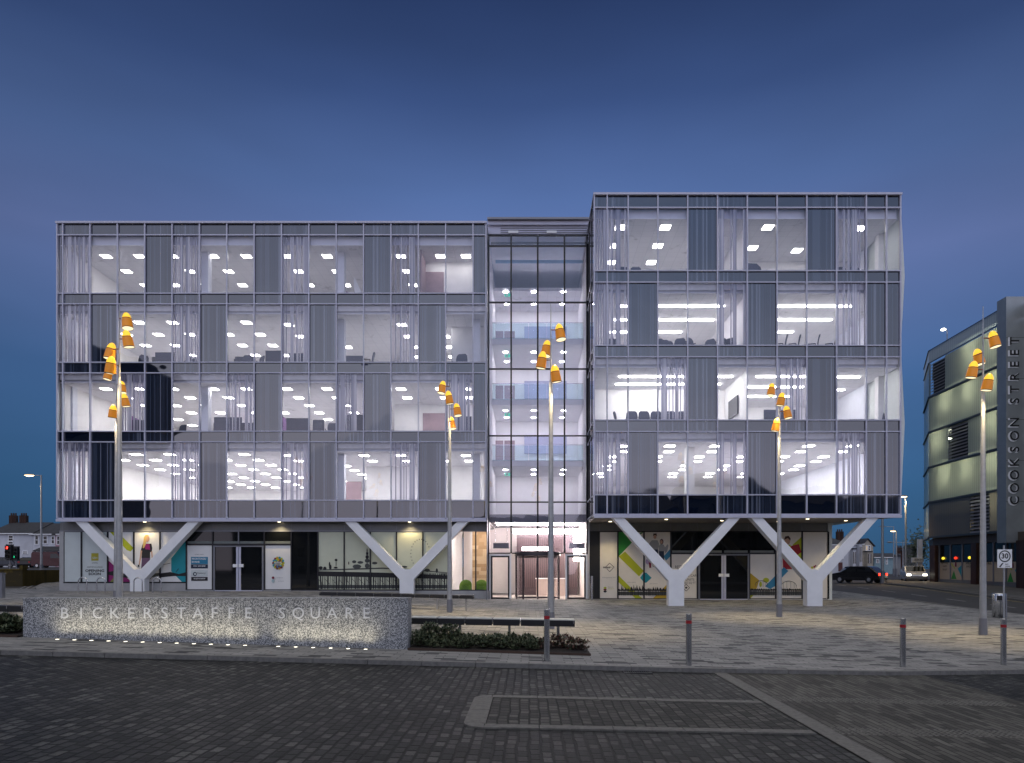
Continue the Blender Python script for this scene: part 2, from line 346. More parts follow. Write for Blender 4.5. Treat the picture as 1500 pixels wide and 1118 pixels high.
kx = [-60, -30, -20, -14, -9.6, -5, 0, 2.9, 5, 7, 8.5, 10.3, 16, 21.3]
kerb("front_kerb", [(x, DK(x)) for x in kx], .158, .004, -.12, M['kerb'])
kerb("road_kerb", [(21.3, 16), (21.3, 29), (21.9, 51)], -.15, .004, -.13, M['kerb'])
kerb("far_kerb", [(26.9, 16), (27.6, 38), (29.3, 56), (34, 66), (45, 72)], .15, .004, -.13, M['kerb'])
kerb("pavement_kerb", [(-60, 40.0), (-29.2, 40.0), (-50.5, 76)], -.15, .004, -.13, M['kerb'])
mb = MB()
fp = [(27.05, 16), (27.75, 38), (29.45, 56), (33.9, 65.8)]
ys = frange(16, 65, 24)
def fk(y): return interp([16, 38, 56, 66], [27.06, 27.76, 29.46, 34.1], y)
for a, b in zip(ys[:-1], ys[1:]):
    mb.add([(fk(a), a, gz(fk(a), a)), (40, a, gz(40, a)), (40, b, gz(40, b)), (fk(b), b, gz(fk(b), b))], [(0, 1, 2, 3)], M['farpave'])
tag(mb.build("far_pavement"), kind='structure')
mb = MB()
for k in range(9):
    y = 22+k*4.2; x = interp([16, 38, 56, 70], [24.1, 24.7, 25.8, 27], y); x1 = interp([16, 38, 56, 70], [24.1, 24.7, 25.8, 27], y+2)
    for dx in (0, .9) if k < 6 else (0,):
        mb.add([(x+dx, y, gz(x, y)-.124), (x+dx+.12, y, gz(x, y)-.124), (x1+dx+.12, y+2, gz(x1, y+2)-.124), (x1+dx, y+2, gz(x1, y+2)-.124)], [(0, 1, 2, 3)], M['paint'])
for y in frange(18, 54, 18):
    x = interp([16, 38, 56, 70], [26.5, 27.2, 28.9, 30], y); x1 = interp([16, 38, 56, 70], [26.5, 27.2, 28.9, 30], y+2)
    mb.add([(x, y, gz(x, y)-.124), (x+.1, y, gz(x, y)-.124), (x1+.1, y+2, gz(x1, y+2)-.124), (x1, y+2, gz(x1, y+2)-.124)], [(0, 1, 2, 3)], M['ypaint'])
tag(mb.build("road_markings"), kind='structure')
mb = MB()
for off in (.35, .7):
    for t in range(12):
        def q(s): return (-29.6-off-s*21.3/36, 40.4+s, gz(-30-s*.6, 40.4+s)-.124)
        a = q(t*3); b = q(t*3+3)
        mb.add([(a[0]-.1, a[1], a[2]), a, b, (b[0]-.1, b[1], b[2])], [(0, 1, 2, 3)], M['paint'])
tag(mb.build("kerb_lines"), kind='structure')
# flush island in the setts
def isl(x, y): return (x, y+.055*x, gz(x, y)-.08)
mb = MB(); X0, X1, Y0, Y1, rr = -.78, 3.44, 7.98, 9.98, .22
mb.add([(a, b, c+.012) for a, b, c in (isl(X0+.2, Y0+.1), isl(X1, Y0+.1), isl(X1, Y1-.1), isl(X0+.2, Y1-.1))], [(0, 1, 2, 3)], M['setts2'])
o = mb.build("island_paving"); tag(o, kind='structure')
mb = MB()
def stone(a, b, c, d):
    q = [isl(*p) for p in (a, b, c, d)]
    mb.add(q+[(x, y, z+.022) for x, y, z in q], [(0, 1, 5, 4), (1, 2, 6, 5), (2, 3, 7, 6), (3, 0, 4, 7), (4, 5, 6, 7)], M['kerb2'])
for yy in (Y0, Y1-.17):
    xs_ = [X0+.25, .12, 1.0, 1.85, 2.6, X1]
    for a, b in zip(xs_[:-1], xs_[1:]): stone((a+.006, yy), (b-.006, yy), (b-.006, yy+.17), (a+.006, yy+.17))
stone((X0+.0, Y0+.24), (X0+.26, Y0+.24), (X0+.26, 8.95), (X0+.0, 8.95)); stone((X0, 8.96), (X0+.26, 8.96), (X0+.26, Y1-.24), (X0, Y1-.24))
for s_, yc in ((1, Y0), (-1, Y1)):
    pts = [(X0+.245, yc)]+[(X0+.25-.25*math.sin(a), yc+s_*(.24-.24*math.cos(a))) for a in frange(0, math.pi/2, 6)]+[(X0+.26, yc+s_*.235), (X0+.26, yc+s_*.17), (X0+.245, yc+s_*.17)]
    q = [isl(*p) for p in pts]
    if s_ > 0: q = q[::-1]
    n = len(q); mb.add(q+[(x, y, z+.022) for x, y, z in q], [tuple(range(n, 2*n))]+[(i, (i+1) % n, (i+1) % n+n, i+n) for i in range(n)], M['kerb2'])
tag(mb.build("island_edging"), kind='structure')
# drain grate
gxp = P(935, 980.5, 12.7); o = thing("drain_grate", (2.02, 12.70, gz(2, 12.7)-.07), "cast iron slotted drain grate in the setts beside the kerb", "drain")
f = MB(); x, y, z = o.location
f.box(x-.26, x+.26, y-.14, y-.11, z-.02, z+.006, M['blackm']).box(x-.26, x+.26, y+.11, y+.14, z-.02, z+.006, M['blackm']).box(x-.26, x-.23, y-.11, y+.11, z-.02, z+.006, M['blackm']).box(x+.23, x+.26, y-.11, y+.11, z-.02, z+.006, M['blackm'])
f.build("frame", o); f = MB()
for i in range(11): f.box(x-.215+i*.041, x-.215+i*.041+.02, y-.105, y+.105, z-.02, z+.003, M['blackm'])
f.build("grate_bars", o)

# ================================================================== the office building
OB = thing("office_building", (0, 37.45, gz(0, 38)), "five storey glass office block on white Y shaped columns with lit atrium entrance", "office building")
SILL = [CZ+3.67+3.783*k for k in range(4)]; HEAD = [s+3.2 for s in SILL]; CEIL = [s+2.70 for s in SILL]; FLOOR = [s-.62 for s in SILL]
TOPZ = CZ+18.86; BOTZ = CZ+2.55; LOWZ = CZ+2.68
LXP = [84]+[92.4+40.04*i for i in range(16)]+[712]
LD = 37.45; RD = 34.6
LX = [X(p, LD) for p in LXP]
RXP = [870.5, 889.3, 920.0, 963.5, 1007.1, 1050.7, 1094.3, 1137.9, 1181.4, 1225, 1268.5, 1298.2, 1318.8]
RX = [X(p, RD) for p in RXP]
LT = ["FFSWWFSWWFSWWFSWW", "WWWFSWWFSWWFSWWFS", "FFSWWFSWWFSWWFSWW", "FFWWSFWWSFWWSFWWS"]
RT = ["FFSWWFSWWFSS", "WWWFSWWFSWWW", "FFSWWFSWWFSS", "FFWWSFWWSFWW"]
def pane(name, x0, x1, y, z0, z1, m):
    c = ((x0+x1)/2, y, z0)
    mb = MB(c); mb.box(x0+.02, x1-.02, y, y+.02, z0, z1, m) if m not in (M['clear'], M['frit']) else mb.add([(x0+.02, y, z0), (x1-.02, y, z0), (x1-.02, y, z1), (x0+.02, y, z1)], [(0, 1, 2, 3)], m)
    return mb.build(name, OB)
def facade(xs, D, types):
    for k in range(4):
        for i, t in enumerate(types[k]):
            if t == 'W': pane("window", xs[i], xs[i+1], D+.05, SILL[k]+.03, HEAD[k], M['clear'])
            elif t == 'F': pane("fritted_window", xs[i], xs[i+1], D+.05, SILL[k]+.03, HEAD[k], M['frit'])
            else: pane("cladding_panel", xs[i], xs[i+1], D+.045, SILL[k]+.03, HEAD[k], M['stripe'])
    strips = [(LOWZ+.02, SILL[0]-.03, 0)]+[(HEAD[k]+.03, SILL[k+1]-.03, k+1) for k in range(3)]+[(HEAD[3]+.03, TOPZ-.05, 3)]
    for z0, z1, k in strips:
        mb = MB((xs[0], D, z0))
        for i, t in enumerate(types[k]): mb.box(xs[i]+.02, xs[i+1]-.02, D+.043, D+.09, z0, z1, M['pane'] if t == 'W' else M['stripe'])
        mb.build("spandrel_strip", OB)
    for i, x in enumerate(xs):
        wd = .032; MB((x, D, BOTZ)).box(x-wd, x+wd, D-.055, D+.06, LOWZ, TOPZ-.02, M['mull']).build("mullion", OB)
    for z in [LOWZ]+[s for s in SILL]+HEAD:
        mb = MB((xs[0], D, z))
        for a, b in zip(xs[:-1], xs[1:]): mb.box(a+.033, b-.033, D-.045, D+.06, z-.028, z+.028, M['mull'])
        mb.build("transom", OB)
facade(LX, LD, LT); facade(RX, RD, RT)
# copings, base trims, soffits
MB((0, LD, TOPZ)).box(LX[0]-.06, LX[-1]+.05, LD-.1, 58, TOPZ-.018, TOPZ+.09, M['mull']).box(LX[0]+.9, LX[-1]-.6, LD+.3, 57, TOPZ+.09, TOPZ+.16, M['greym']).build("roof", OB)
MB((0, RD, TOPZ)).box(RX[0]-.05, RX[-1]+.06, RD-.1, 56, TOPZ-.018, TOPZ+.09, M['mull']).box(RX[0]+.6, RX[-1]-1.2, RD+.3, 55, TOPZ+.09, TOPZ+.17, M['greym']).build("roof", OB)
MB((0, LD, BOTZ)).box(LX[0]-.03, LX[-1]+.03, LD-.09, LD+.12, BOTZ-.05, LOWZ-.03, M['mull']).build("base_trim", OB)
MB((0, RD, BOTZ)).box(RX[0]-.02, RX[-1]+.04, RD-.09, RD+.12, BOTZ-.05, LOWZ-.03, M['mull']).build("base_trim", OB)
GL = 38.2; GR = 38.9
MB().box(LX[0], LX[-1], LD+.122, 58, BOTZ-.03, BOTZ+.03, M['soffit']).build("soffit", OB)
f = MB()
f.slab([(RX[0]+.02, RD+.122), (RX[-1]-.02, RD+.122), (17.3, GR), (17.3, 56), (RX[0]+.1, 56)], BOTZ-.03, BOTZ+.03, M['soffit'])
for xx in (5.6, 7.9, 10.2, 12.5, 14.8, 17.1): f.box(xx-.01, xx+.01, RD+.13, GR-.02, BOTZ-.035, BOTZ-.029, M['blackm'])
f.build("soffit", OB)
# folded white side of the right wing
zz = [CZ+2.6, CZ+7.4-.1, CZ+11.2, CZ+14.8, TOPZ-.1]; xx = [.02, .24, .04, .24, .02]
pts = [(RX[-1]+.035, zz[0])]+[(RX[-1]+.04+a, b) for a, b in zip(xx, zz)]+[(RX[-1]+.035, zz[-1])]
MB((RX[-1], 36, BOTZ)).prism(pts, RD+.1, 50, M['sidew']).build("folded_side_wall", OB)
# left flank of right wing (seen edge-on) and right flank of the left wing
f = MB((RX[0], 36, BOTZ))
for a, b in ((0, 1.3), (1.3, 2.6), (2.6, 3.85)):
    ya, yb = RD+.07+a, RD+.03+b
    for k in range(4):
        f.add([(RX[0], ya, SILL[k]), (RX[0], yb, SILL[k]), (RX[0], yb, HEAD[k]), (RX[0], ya, HEAD[k])], [(3, 2, 1, 0)], M['frit'] if (k != 1) else M['clear'])
    for z0, z1 in [(LOWZ, SILL[0])]+[(HEAD[k], SILL[k+1]) for k in range(3)]+[(HEAD[3], TOPZ-.03)]:
        f.box(RX[0]+.003, RX[0]+.03, ya, yb, z0+.03, z1-.03, M['stripe'])
f.build("flank_glazing", OB)
f = MB((RX[0], 36, BOTZ))
for d in (1.3, 2.6, 3.84): f.box(RX[0]-.04, RX[0]+.05, RD+d-.03, RD+d+.03, LOWZ, TOPZ-.03, M['blackm'])
for z in SILL+HEAD+[LOWZ]: f.box(RX[0]-.035, RX[0]-.002, RD+.07, RD+3.8, z-.03, z+.03, M['mull'])
f.build("flank_frame", OB)
MB((LX[-1], 38, BOTZ)).box(LX[-1]+.02, LX[-1]+.06, LD+.07, 38.48, CZ-1.8, TOPZ-.03, M['greym']).build("flank_wall", OB)
MB((LX[0], 38, BOTZ)).box(LX[0]-.05, LX[0]-.01, LD+.06, 58, BOTZ, TOPZ-.03, M['greym']).build("flank_wall", OB)
# ---- interiors
EM = [emis("ceiling_light_%s" % s, (1, .98, .95), e) for s, e in (("first", 42), ("second", 33), ("third", 26), ("fourth", 18))]
def interior(x0, x1, y0, yb, xr=None):
    f = MB(); 
    for k in range(4): f.box(x0, x1, y0+.15, yb, CEIL[k], CEIL[k]+.02, M['ceil'])
    f.build("ceiling", OB); f = MB()
    for k in range(4): f.box(x0, x1, y0+.13, yb, FLOOR[k]-.3, FLOOR[k], M['carpet'])
    f.build("floor_slab", OB); f = MB()
    for k in range(4): f.box(x0, x1, y0+.30, y0+.36, CEIL[k]+.021, HEAD[k]+.25, M['bulk']); f.box(x0, x1, y0+.11, y0+.12, HEAD[k]+.05, SILL[k+1]-.05 if k < 3 else TOPZ-.1, M['bulk'])
    f.build("bulkhead", OB)
interior(LX[0]+.05, LX[-1]-.02, LD, 57); interior(RX[0]+.08, RX[-1]-.03, RD, 54)
f = MB()
def wall(x0, x1, y, k, m=None, t=.1): f.box(x0, x1, y, y+t, FLOOR[k], CEIL[k], m or M['inwall'])
def xwall(x, y0, y1, k, m=None): f.box(x, x+.08, y0, y1, FLOOR[k], CEIL[k], m or M['inwall'])
for k in range(4):
    wall(LX[0], LX[-1], 56.8, k); wall(RX[0]+.1, RX[-1], 53.8, k)
    xwall(LX[0]+.06, LD+.4, 56.8, k); xwall(LX[-1]-.12, LD+.4, 56.7, k)
    xwall(RX[-1]-.14, RD+3.3, 53.7, k, M['bulk'])
for k, x0, d in ((3, -6.0, 39.7), (2, -4.5, 39.6), (1, -8.4, 42.6), (0, -10.3, 43.2)):
    wall(x0, LX[-1]-.13, d, k)
    if k < 3: xwall(x0, d+.11, 50, k)
xwall(-6.08, 38.1, 39.69, 3, M['pinkdoor'])
# right wing rooms
wall(3.6, 11.2, 39.0, 1); xwall(11.2, 35.2, 45, 1); wall(11.4, 18.5, 43.4, 1); 
wall(3.6, 11.0, 43, 2); wall(11.7, 18.5, 43, 2); xwall(11.1, 35.2, 44, 2); xwall(11.8, 35.2, 43, 2)
wall(11.9, 18.5, 39.6, 3); xwall(11.2, 35.3, 44, 3)
f.build("partition_wall", OB)
for px, pz0, k, d, w_ in ((637, 0, 3, 39.66, .52), (637, 0, 1, 42.5, .75), (517.5, 0, 0, 43.1, .52)):
    x = X(px, d); MB((x, d, FLOOR[k])).box(x-w_, x+w_, d-.02, d+.035, FLOOR[k], FLOOR[k]+(2.75 if k else 2.35), M['pinkdoor']).build("interior_door", OB)
for px in (104, 301.5, 500, 698):
    for k in range(4):
        x = X(px, 38.5); MB((x, 38.5, FLOOR[k])).box(x-.2, x+.2, 38.35, 38.75, FLOOR[k], CEIL[k], M['bulk']).build("interior_column", OB)
for px, k in ((1290, 3), (1290, 1), (1010, 0)):
    x = X(px, 36.5); MB((x, 36.5, FLOOR[k])).box(x-.22, x+.22, 36.3, 36.7, FLOOR[k], CEIL[k], M['inwall']).build("interior_column", OB)
# glow of lamps: real ceiling panels
LP = []
cols = [-24.1, -22.2, -20.3, -18.0, -16.1, -13.8, -11.5, -9.4, -7.3, -5.05, -3.6]
for k, rows in ((3, 3), (2, 4), (1, 6), (0, 9)):
    for j in range(rows):
        for x in cols:
            y = 38.9+2.0*j-(.3 if k == 0 else 0)+(.35 if k in (0, 2) and int(x) % 2 else 0)
            lim = {3: (-6.1, 39.6), 2: (-4.5, 39.5), 1: (-8.4, 42.4), 0: (-10.3, 43)}[k]
            if x > lim[0] and y > lim[1]-.4: continue
            if (k, int(x)) in ((3, -9), (2, -9), (1, -9)): continue
            LP.append((x, y, k, .245, .20))
for j in range(8):
    for x in (4.9, 7.4, 9.8, 12.3, 14.7, 17.0): LP.append((x+(.3 if j % 2 else 0), 35.9+1.75*j, 0, .25, .2))
for j in range(4):
    for x in (4.75, 7.1, 9.5): LP.append((x, 35.6+2.05*j, 3, .25, .25))
for x, y in ((12.45, 35.6), (12.4, 37.9), (15.0, 38.2), (17.3, 35.7), (16.9, 38.2)): LP.append((x, y, 3, .25, .25))
LP.sort(key=lambda t: t[1])
far = MB()
for i, (x, y, k, a, b) in enumerate(LP):
    z = CEIL[k]
    if i < 98: MB((x, y, z)).box(x-a, x+a, y-b, y+b, z-.012, z-.002, EM[k]).build("ceiling_light", OB)
    else: far.box(x-a, x+a, y-b, y+b, z-.012, z-.002, EM[k])
tag(far.build("distant_ceiling_lights", OB), kind='stuff')
for k, x0, x1, y in ((2, 4.8, 10.4, 36.4), (2, 4.8, 10.4, 38.4), (2, 4.8, 9.0, 40.4), (2, 13.1, 17.3, 36.4), (2, 12.6, 17.0, 38.4), (2, 12.2, 15.6, 40.4),
                     (1, 4.8, 10.8, 36.3), (1, 4.8, 10.6, 37.8), (1, 12.1, 15.0, 36.3), (1, 12.1, 15.4, 38.4), (1, 12.1, 15.4, 40.5), (1, 15.9, 17.6, 36.4), (1, 16.4, 18.0, 39)):
    MB((x0, y, CEIL[k])).box(x0, x1, y-.06, y+.06, CEIL[k]-.05, CEIL[k]-.004, EM[k-1 if k == 1 else 1]).build("strip_light", OB)
# wall-mounted television on the side wall
MB((11.17, 37.2, FLOOR[1]+1.5)).box(11.09, 11.15, 36.4, 38.0, FLOOR[1]+1.35, FLOOR[1]+2.35, M['blk']).build("wall_screen", OB)

# ---- Y columns
def ycol(cx, D, foot, th, sc_):
    g = lambda px, py: (X(cx, D)+px*sc_, CZ+(HY-py)*D/F)
    s = D/F
    zt = BOTZ-.031; zi = CZ+(HY-(834 if D > 36 else 834.5))*s; zj = CZ+(HY-(849 if D > 36 else 851.3))*s; zf = gz(X(cx, D), D)-.1
    c = X(cx, D); a0 = .19*1.0; hw = foot/2; o1 = 2.80 if D > 36 else 2.66; o1 = (91.5*s if D > 36 else 94*s); o2 = (74.5*s if D > 36 else 77*s)
    pts = [(c-hw, zf), (c+hw, zf), (c+hw, zj), (c+o1, zt), (c+o2, zt), (c+a0, zi), (c-a0, zi), (c-o2, zt), (c-o1, zt), (c-hw, zj)]
    mb = MB((c, D, zf)); n = len(pts); y0, y1 = D+.02, D+.02+th
    vs = [(x, y0, z) for x, z in pts]+[(x, y1, z) for x, z in pts]
    quads = [(0, 1, 2, 9), (9, 2, 5, 6), (2, 3, 4, 5), (9, 6, 7, 8)]
    mb.add(vs, quads+[tuple(n+i for i in q[::-1]) for q in quads]+[(i, i+n, (i+1) % n+n, (i+1) % n) for i in range(n)], M['white'])
    o = mb.build("y_column", OB)
    bv = o.modifiers.new("b", 'BEVEL'); bv.width = .012; bv.segments = 1; bv.limit_method = 'ANGLE'
ycol(200.5, LD, .80, .50, 1); ycol(595.5, LD, .78, .50, 1); ycol(991, RD, .79, .55, 1); ycol(1194, RD, .79, .55, 1)

# ---- ground floor, left wing
def gp_(z0, z1, a, b, D, m, mb, dy=0.0, th=.02): mb.box(X(a, D), X(b, D), D-dy-th, D-dy, Z(z1, D), Z(z0, D), m)
f = MB(); f.box(X(88, GL), X(716, GL), GL, GL+.1, Z(777.5, GL), BOTZ-.03, M['fascia'])
for p in [92, 120, 158.4, 196.6, 235, 273.6, 312, 350, 388, 427, 466, 504.5, 542.7, 581, 619.5, 658, 697]: f.box(X(p, GL)-.012, X(p, GL)+.012, GL-.012, GL-.002, Z(776.5, GL), Z(766.5, GL), M['greym'])
f.box(X(88, GL), X(716, GL), GL-.05, GL-.013, Z(779, GL), Z(777, GL), M['greym'])
f.build("fascia", OB)
f = MB(); zb = CZ-1.9
f.box(X(88, GL), X(273.6, GL), GL-.06, GL+.1, zb, Z(854.3, GL), M['plinth'])
f.box(X(427, GL), X(718, GL), GL-.06, GL+.1, zb, Z(865.2, GL)-.0, M['plinth'])
f.box(X(273.6, GL), X(427, GL), GL-.06, GL+.1, zb, Z(864.8, GL), M['plinth']).build("plinth", OB)
f = MB(); f.box(X(88, GL), X(94, GL), GL-.058, GL+.1, Z(854.3, GL), Z(779, GL), M['plinth']); f.build("corner_pier", OB)
f = MB(); f.box(X(94, GL), X(655, GL), GL+.2, GL+.3, zb, BOTZ-.03, M['blk']); f.box(X(655, GL), X(655, GL)+.1, GL+.101, 46, zb, BOTZ-.04, M['inwall']); f.build("rear_wall", OB)
f = MB()
for p, y1 in ((120, 854), (158.4, 854), (196.6, 854), (235, 854), (273.6, 864), (312, 864), (387.6, 864), (427, 864), (466, 864), (504.5, 864), (542.7, 864), (581, 864), (619.5, 864), (657.5, 864), (697, 864), (715, 864)):
    f.box(X(p, GL)-.035, X(p, GL)+.035, GL-.07, GL+.05, Z(y1, GL), Z(779, GL), M['blackm'])
f.box(X(94, GL), X(273.6, GL), GL-.065, GL+.04, Z(854.4, GL), Z(852.8, GL), M['blackm']).box(X(427, GL), X(716, GL), GL-.065, GL+.04, Z(865.3, GL), Z(864, GL), M['blackm'])
f.box(X(273.6, GL), X(427, GL), GL-.066, GL+.04, Z(798.6, GL), Z(797, GL), M['blackm'])
f.build("shopfront_frame", OB)
pale = col("pale_green_vinyl", (.56, .61, .60)); offw = col("off_white_vinyl", (.74, .74, .73)); cream = col("cream_vinyl", (.76, .72, .64)); dkg = plain("dark_shop_glass", (.008, .009, .010), .03, ior=1.5); M['dkg'] = dkg
lime = col("lime_vinyl", (.42, .46, .01)); magen = col("magenta_vinyl", (.25, .005, .13)); tealv = col("teal_vinyl", (.005, .27, .33)); black = col("print_black", (.008, .008, .010)); skin = col("print_skin", (.55, .33, .22)); blond = col("print_blond", (.62, .42, .14))
olive = col("olive_square", (.36, .32, .02)); navyt = col("navy_ink", (.01, .02, .05)); purple = col("print_purple", (.10, .05, .11)); blue = col("print_blue", (.03, .22, .38)); green = col("print_green", (.02, .26, .03)); ochre = col("print_ochre", (.48, .32, .02)); redp = col("print_red", (.32, .005, .01)); grey = col("print_grey", (.30, .31, .31)); whitet = col("print_white", (.75, .75, .75)); sepia = col("sepia_vinyl", (.60, .62, .47)); dgrey = col("print_dark_grey", (.06, .065, .06)); wine = col("print_wine", (.18, .004, .03)); lav = col("print_lavender", (.40, .30, .45)); brown = col("print_brown", (.05, .022, .012))
def clip(pts, x0, x1, y0, y1):
    def cut(ps, ins, inter):
        o = []
        for i in range(len(ps)):
            a, b = ps[i-1], ps[i]
            if ins(b):
                if not ins(a): o.append(inter(a, b))
                o.append(b)
            elif ins(a): o.append(inter(a, b))
        return o
    def ix(v): return lambda a, b: (v, a[1]+(b[1]-a[1])*(v-a[0])/(b[0]-a[0]))
    def iy(v): return lambda a, b: (a[0]+(b[0]-a[0])*(v-a[1])/(b[1]-a[1]), v)
    for ins, it in ((lambda p: p[0] >= x0, ix(x0)), (lambda p: p[0] <= x1, ix(x1)), (lambda p: p[1] >= y0, iy(y0)), (lambda p: p[1] <= y1, iy(y1))):
        if not pts: return []
        pts = cut(pts, ins, it)
    return pts
class Poster:
    def __init__(s, px0, px1, py0, py1, D, bgm, parent=None, name="window_poster"):
        s.b = (px0+.9, px1-.9, py0+.6, py1-.6); s.D = D; s.mb = MB(P(px0, py1, D)); s.k = 0; s.name = name; s.parent = parent or OB
        s.mb.box(X(s.b[0], D), X(s.b[1], D), D-.012, D, Z(s.b[3], D), Z(s.b[2], D), bgm)
    def y(s): s.k += 1; return s.D-.012-.0022*s.k
    def poly(s, pts, m, y=None):
        pts = clip(pts, *s.b)
        if len(pts) < 3: return s
        y = y or s.y(); q = [(X(a, s.D), y, Z(b, s.D)) for a, b in pts]
        area = sum(q[i-1][0]*q[i][2]-q[i][0]*q[i-1][2] for i in range(len(q)))
        s.mb.poly(q if area > 0 else q[::-1], m); return s
    def ell(s, cx, cy, rx, ry, m, n=14): return s.poly([(cx+rx*math.cos(2*math.pi*i/n), cy+ry*math.sin(2*math.pi*i/n)) for i in range(n)], m)
    def rect(s, a, b, c, d, m, y=None): return s.poly([(a, c), (b, c), (b, d), (a, d)], m, y)
    def line(s, a, b, wd, m, y=None):
        dx, dy = b[0]-a[0], b[1]-a[1]; L = math.hypot(dx, dy) or 1; nx, ny = -dy/L*wd/2, dx/L*wd/2
        return s.poly([(a[0]+nx, a[1]+ny), (b[0]+nx, b[1]+ny), (b[0]-nx, b[1]-ny), (a[0]-nx, a[1]-ny)], m, y)
    def text(s, t, px, py, hpx, m, align='CENTER', sx=1.0, bold=0.0): s.mb.text(t, X(px, s.D), s.y()-.001, Z(py, s.D), hpx*s.D/F*1.38, m, align=align, ext=0, sx=sx, bold=bold); return s
    def done(s): return s.mb.build(s.name, s.parent)
GP = GL-.0; T0, T1 = 779, 853
Poster(94, 120, T0, T1, GP, pale).done()
q = Poster(120, 158.4, T0, T1, GP, pale); q.rect(134, 144.6, 810.5, 821.5, olive); q.text("SBH", 139.2, 817.5, 3.2, pale); q.text("LIVING", 139.2, 824.8, 2.0, dgrey)
q.text("ADEPTECH & LEISURE", 139.2, 830.9, 1.8, dgrey, sx=.95); q.text("OPENING", 139.2, 836.3, 3.7, black, sx=1.25, bold=.004); q.text("SOON", 139.2, 841, 3.7, black, sx=1.25, bold=.004); q.done()
q = Poster(158.4, 196.6, T0, T1, GP, offw); q.poly([(161, 779), (172, 779), (196, 803), (191.5, 808), (186, 806)], lime); q.poly([(158, 820), (190, 850), (197, 856), (158, 856)], magen); q.poly([(158, 838), (170, 836), (180, 840), (197, 843), (197, 847), (180, 846), (158, 842)], black); q.poly([(170, 843), (160, 854), (172, 854), (176, 846)], col("print_moss", (.20, .22, .05))); q.done()
q = Poster(196.6, 235, T0, T1, GP, offw)
q.poly([(196, 846), (214, 842), (235, 839), (235, 843), (215, 848), (196, 851)], dgrey)
q.poly([(208.3, 800), (209.5, 796.5), (222, 796.5), (223.3, 803), (222.5, 809), (220.2, 809), (220.2, 818), (207.5, 818), (208, 811), (206, 808)], black)
q.poly([(206.2, 806), (208.6, 807), (207, 818), (205, 828), (203.4, 827), (205, 816)], skin); q.poly([(221.5, 808), (223.4, 808), (224.2, 818), (222.8, 821)], skin)
q.poly([(208, 817.5), (220, 817.5), (221, 830), (222, 848), (216, 849), (214, 832), (212, 849), (206.5, 848), (207.4, 828)], purple)
q.poly([(211, 797), (219, 797), (220.5, 806), (217, 805), (213.5, 805)], magen)
q.poly([(213, 785), (217.5, 784.8), (219.3, 787.5), (218.8, 791.5), (216.5, 794.5), (214, 793.5)], skin)
q.poly([(211.3, 787), (213.8, 784), (217, 783.6), (218.6, 785.2), (215.6, 786), (214.6, 790), (214.2, 797), (211.4, 803), (209.4, 803), (210, 796)], blond)
q.rect(202.3, 204.6, 827.5, 830.5, black); q.done()
q = Poster(235, 273.6, T0, T1, GP, offw); q.poly([(274, 790), (274, 856), (270, 856), (251, 837), (251, 818)], tealv); q.poly([(235, 840), (250, 838), (262, 841), (274, 838), (274, 844), (255, 844), (235, 846)], black)
q.line((236, 828), (250, 825), .7, dgrey); q.line((258, 838), (262, 833), 1.0, navyt); q.done()
q = Poster(273.6, 312, 798.5, 864, GP, offw, name="sign_board"); q.text("LETTING AGENTS", 292, 812.4, 1.2, dgrey)
q.rect(280, 304.8, 816, 826.6, col("agent_blue", (.02, .20, .34))); q.text("MONTAGU", 281.2, 818.8, 2.6, whitet, 'LEFT', 1.15, .004); q.text("EVANS", 281.2, 823.3, 2.6, whitet, 'LEFT', 1.05, .004)
q.rect(280, 304.8, 826.9, 832.8, navyt); q.text("0161 233 6060", 292.4, 829.3, 1.9, whitet, sx=1.1, bold=.003)
q.rect(280.3, 304.6, 835.3, 844.3, pale); q.ell(285.8, 841, 2.8, 3, navyt); q.ell(286.1, 841, 1.5, 1.7, pale); q.text("Duxburys", 288.6, 839.6, 2.4, dgrey, 'LEFT'); q.rect(280.6, 304.6, 845.3, 850.8, black); q.text("01253 316919", 292.6, 847.8, 1.9, whitet, sx=1.1, bold=.003); q.done()
q = Poster(388, 427, 798.5, 864, GP, offw, name="sign_board")
cs = [lime, wine, wine, tealv, blue, ochre, lime, wine, wine, tealv, tealv, ochre, ochre, lime]
for r0, m0, ra in ((7.2, 0, 2.6), (4.6, 1, 2.7)):
    for i in range(14):
        a = 2*math.pi*i/14+(.2 if m0 else 0); q.ell(408+r0*math.cos(a), 825-r0*1.08*math.sin(a), ra*.8, ra*.8, cs[(i*3+m0*2) % 14], 6)
q.ell(408, 825, 3.8, 2.6, black); q.text("talbot", 408, 824.3, 3.2, whitet, bold=.003); q.text("gateway", 408, 827.3, 2.0, whitet)
q.ell(400.8, 846.4, 1.9, 1.9, wine); q.ell(400.8, 851.2, 1.9, 1.9, tealv); q.ell(400.8, 851.2, 1.1, 1.1, offw); q.text("/talbotgateway", 405.5, 846.3, 1.2, grey, 'LEFT'); q.text("@talbotgtwy", 408, 851.3, 1.2, grey, 'LEFT'); q.done()
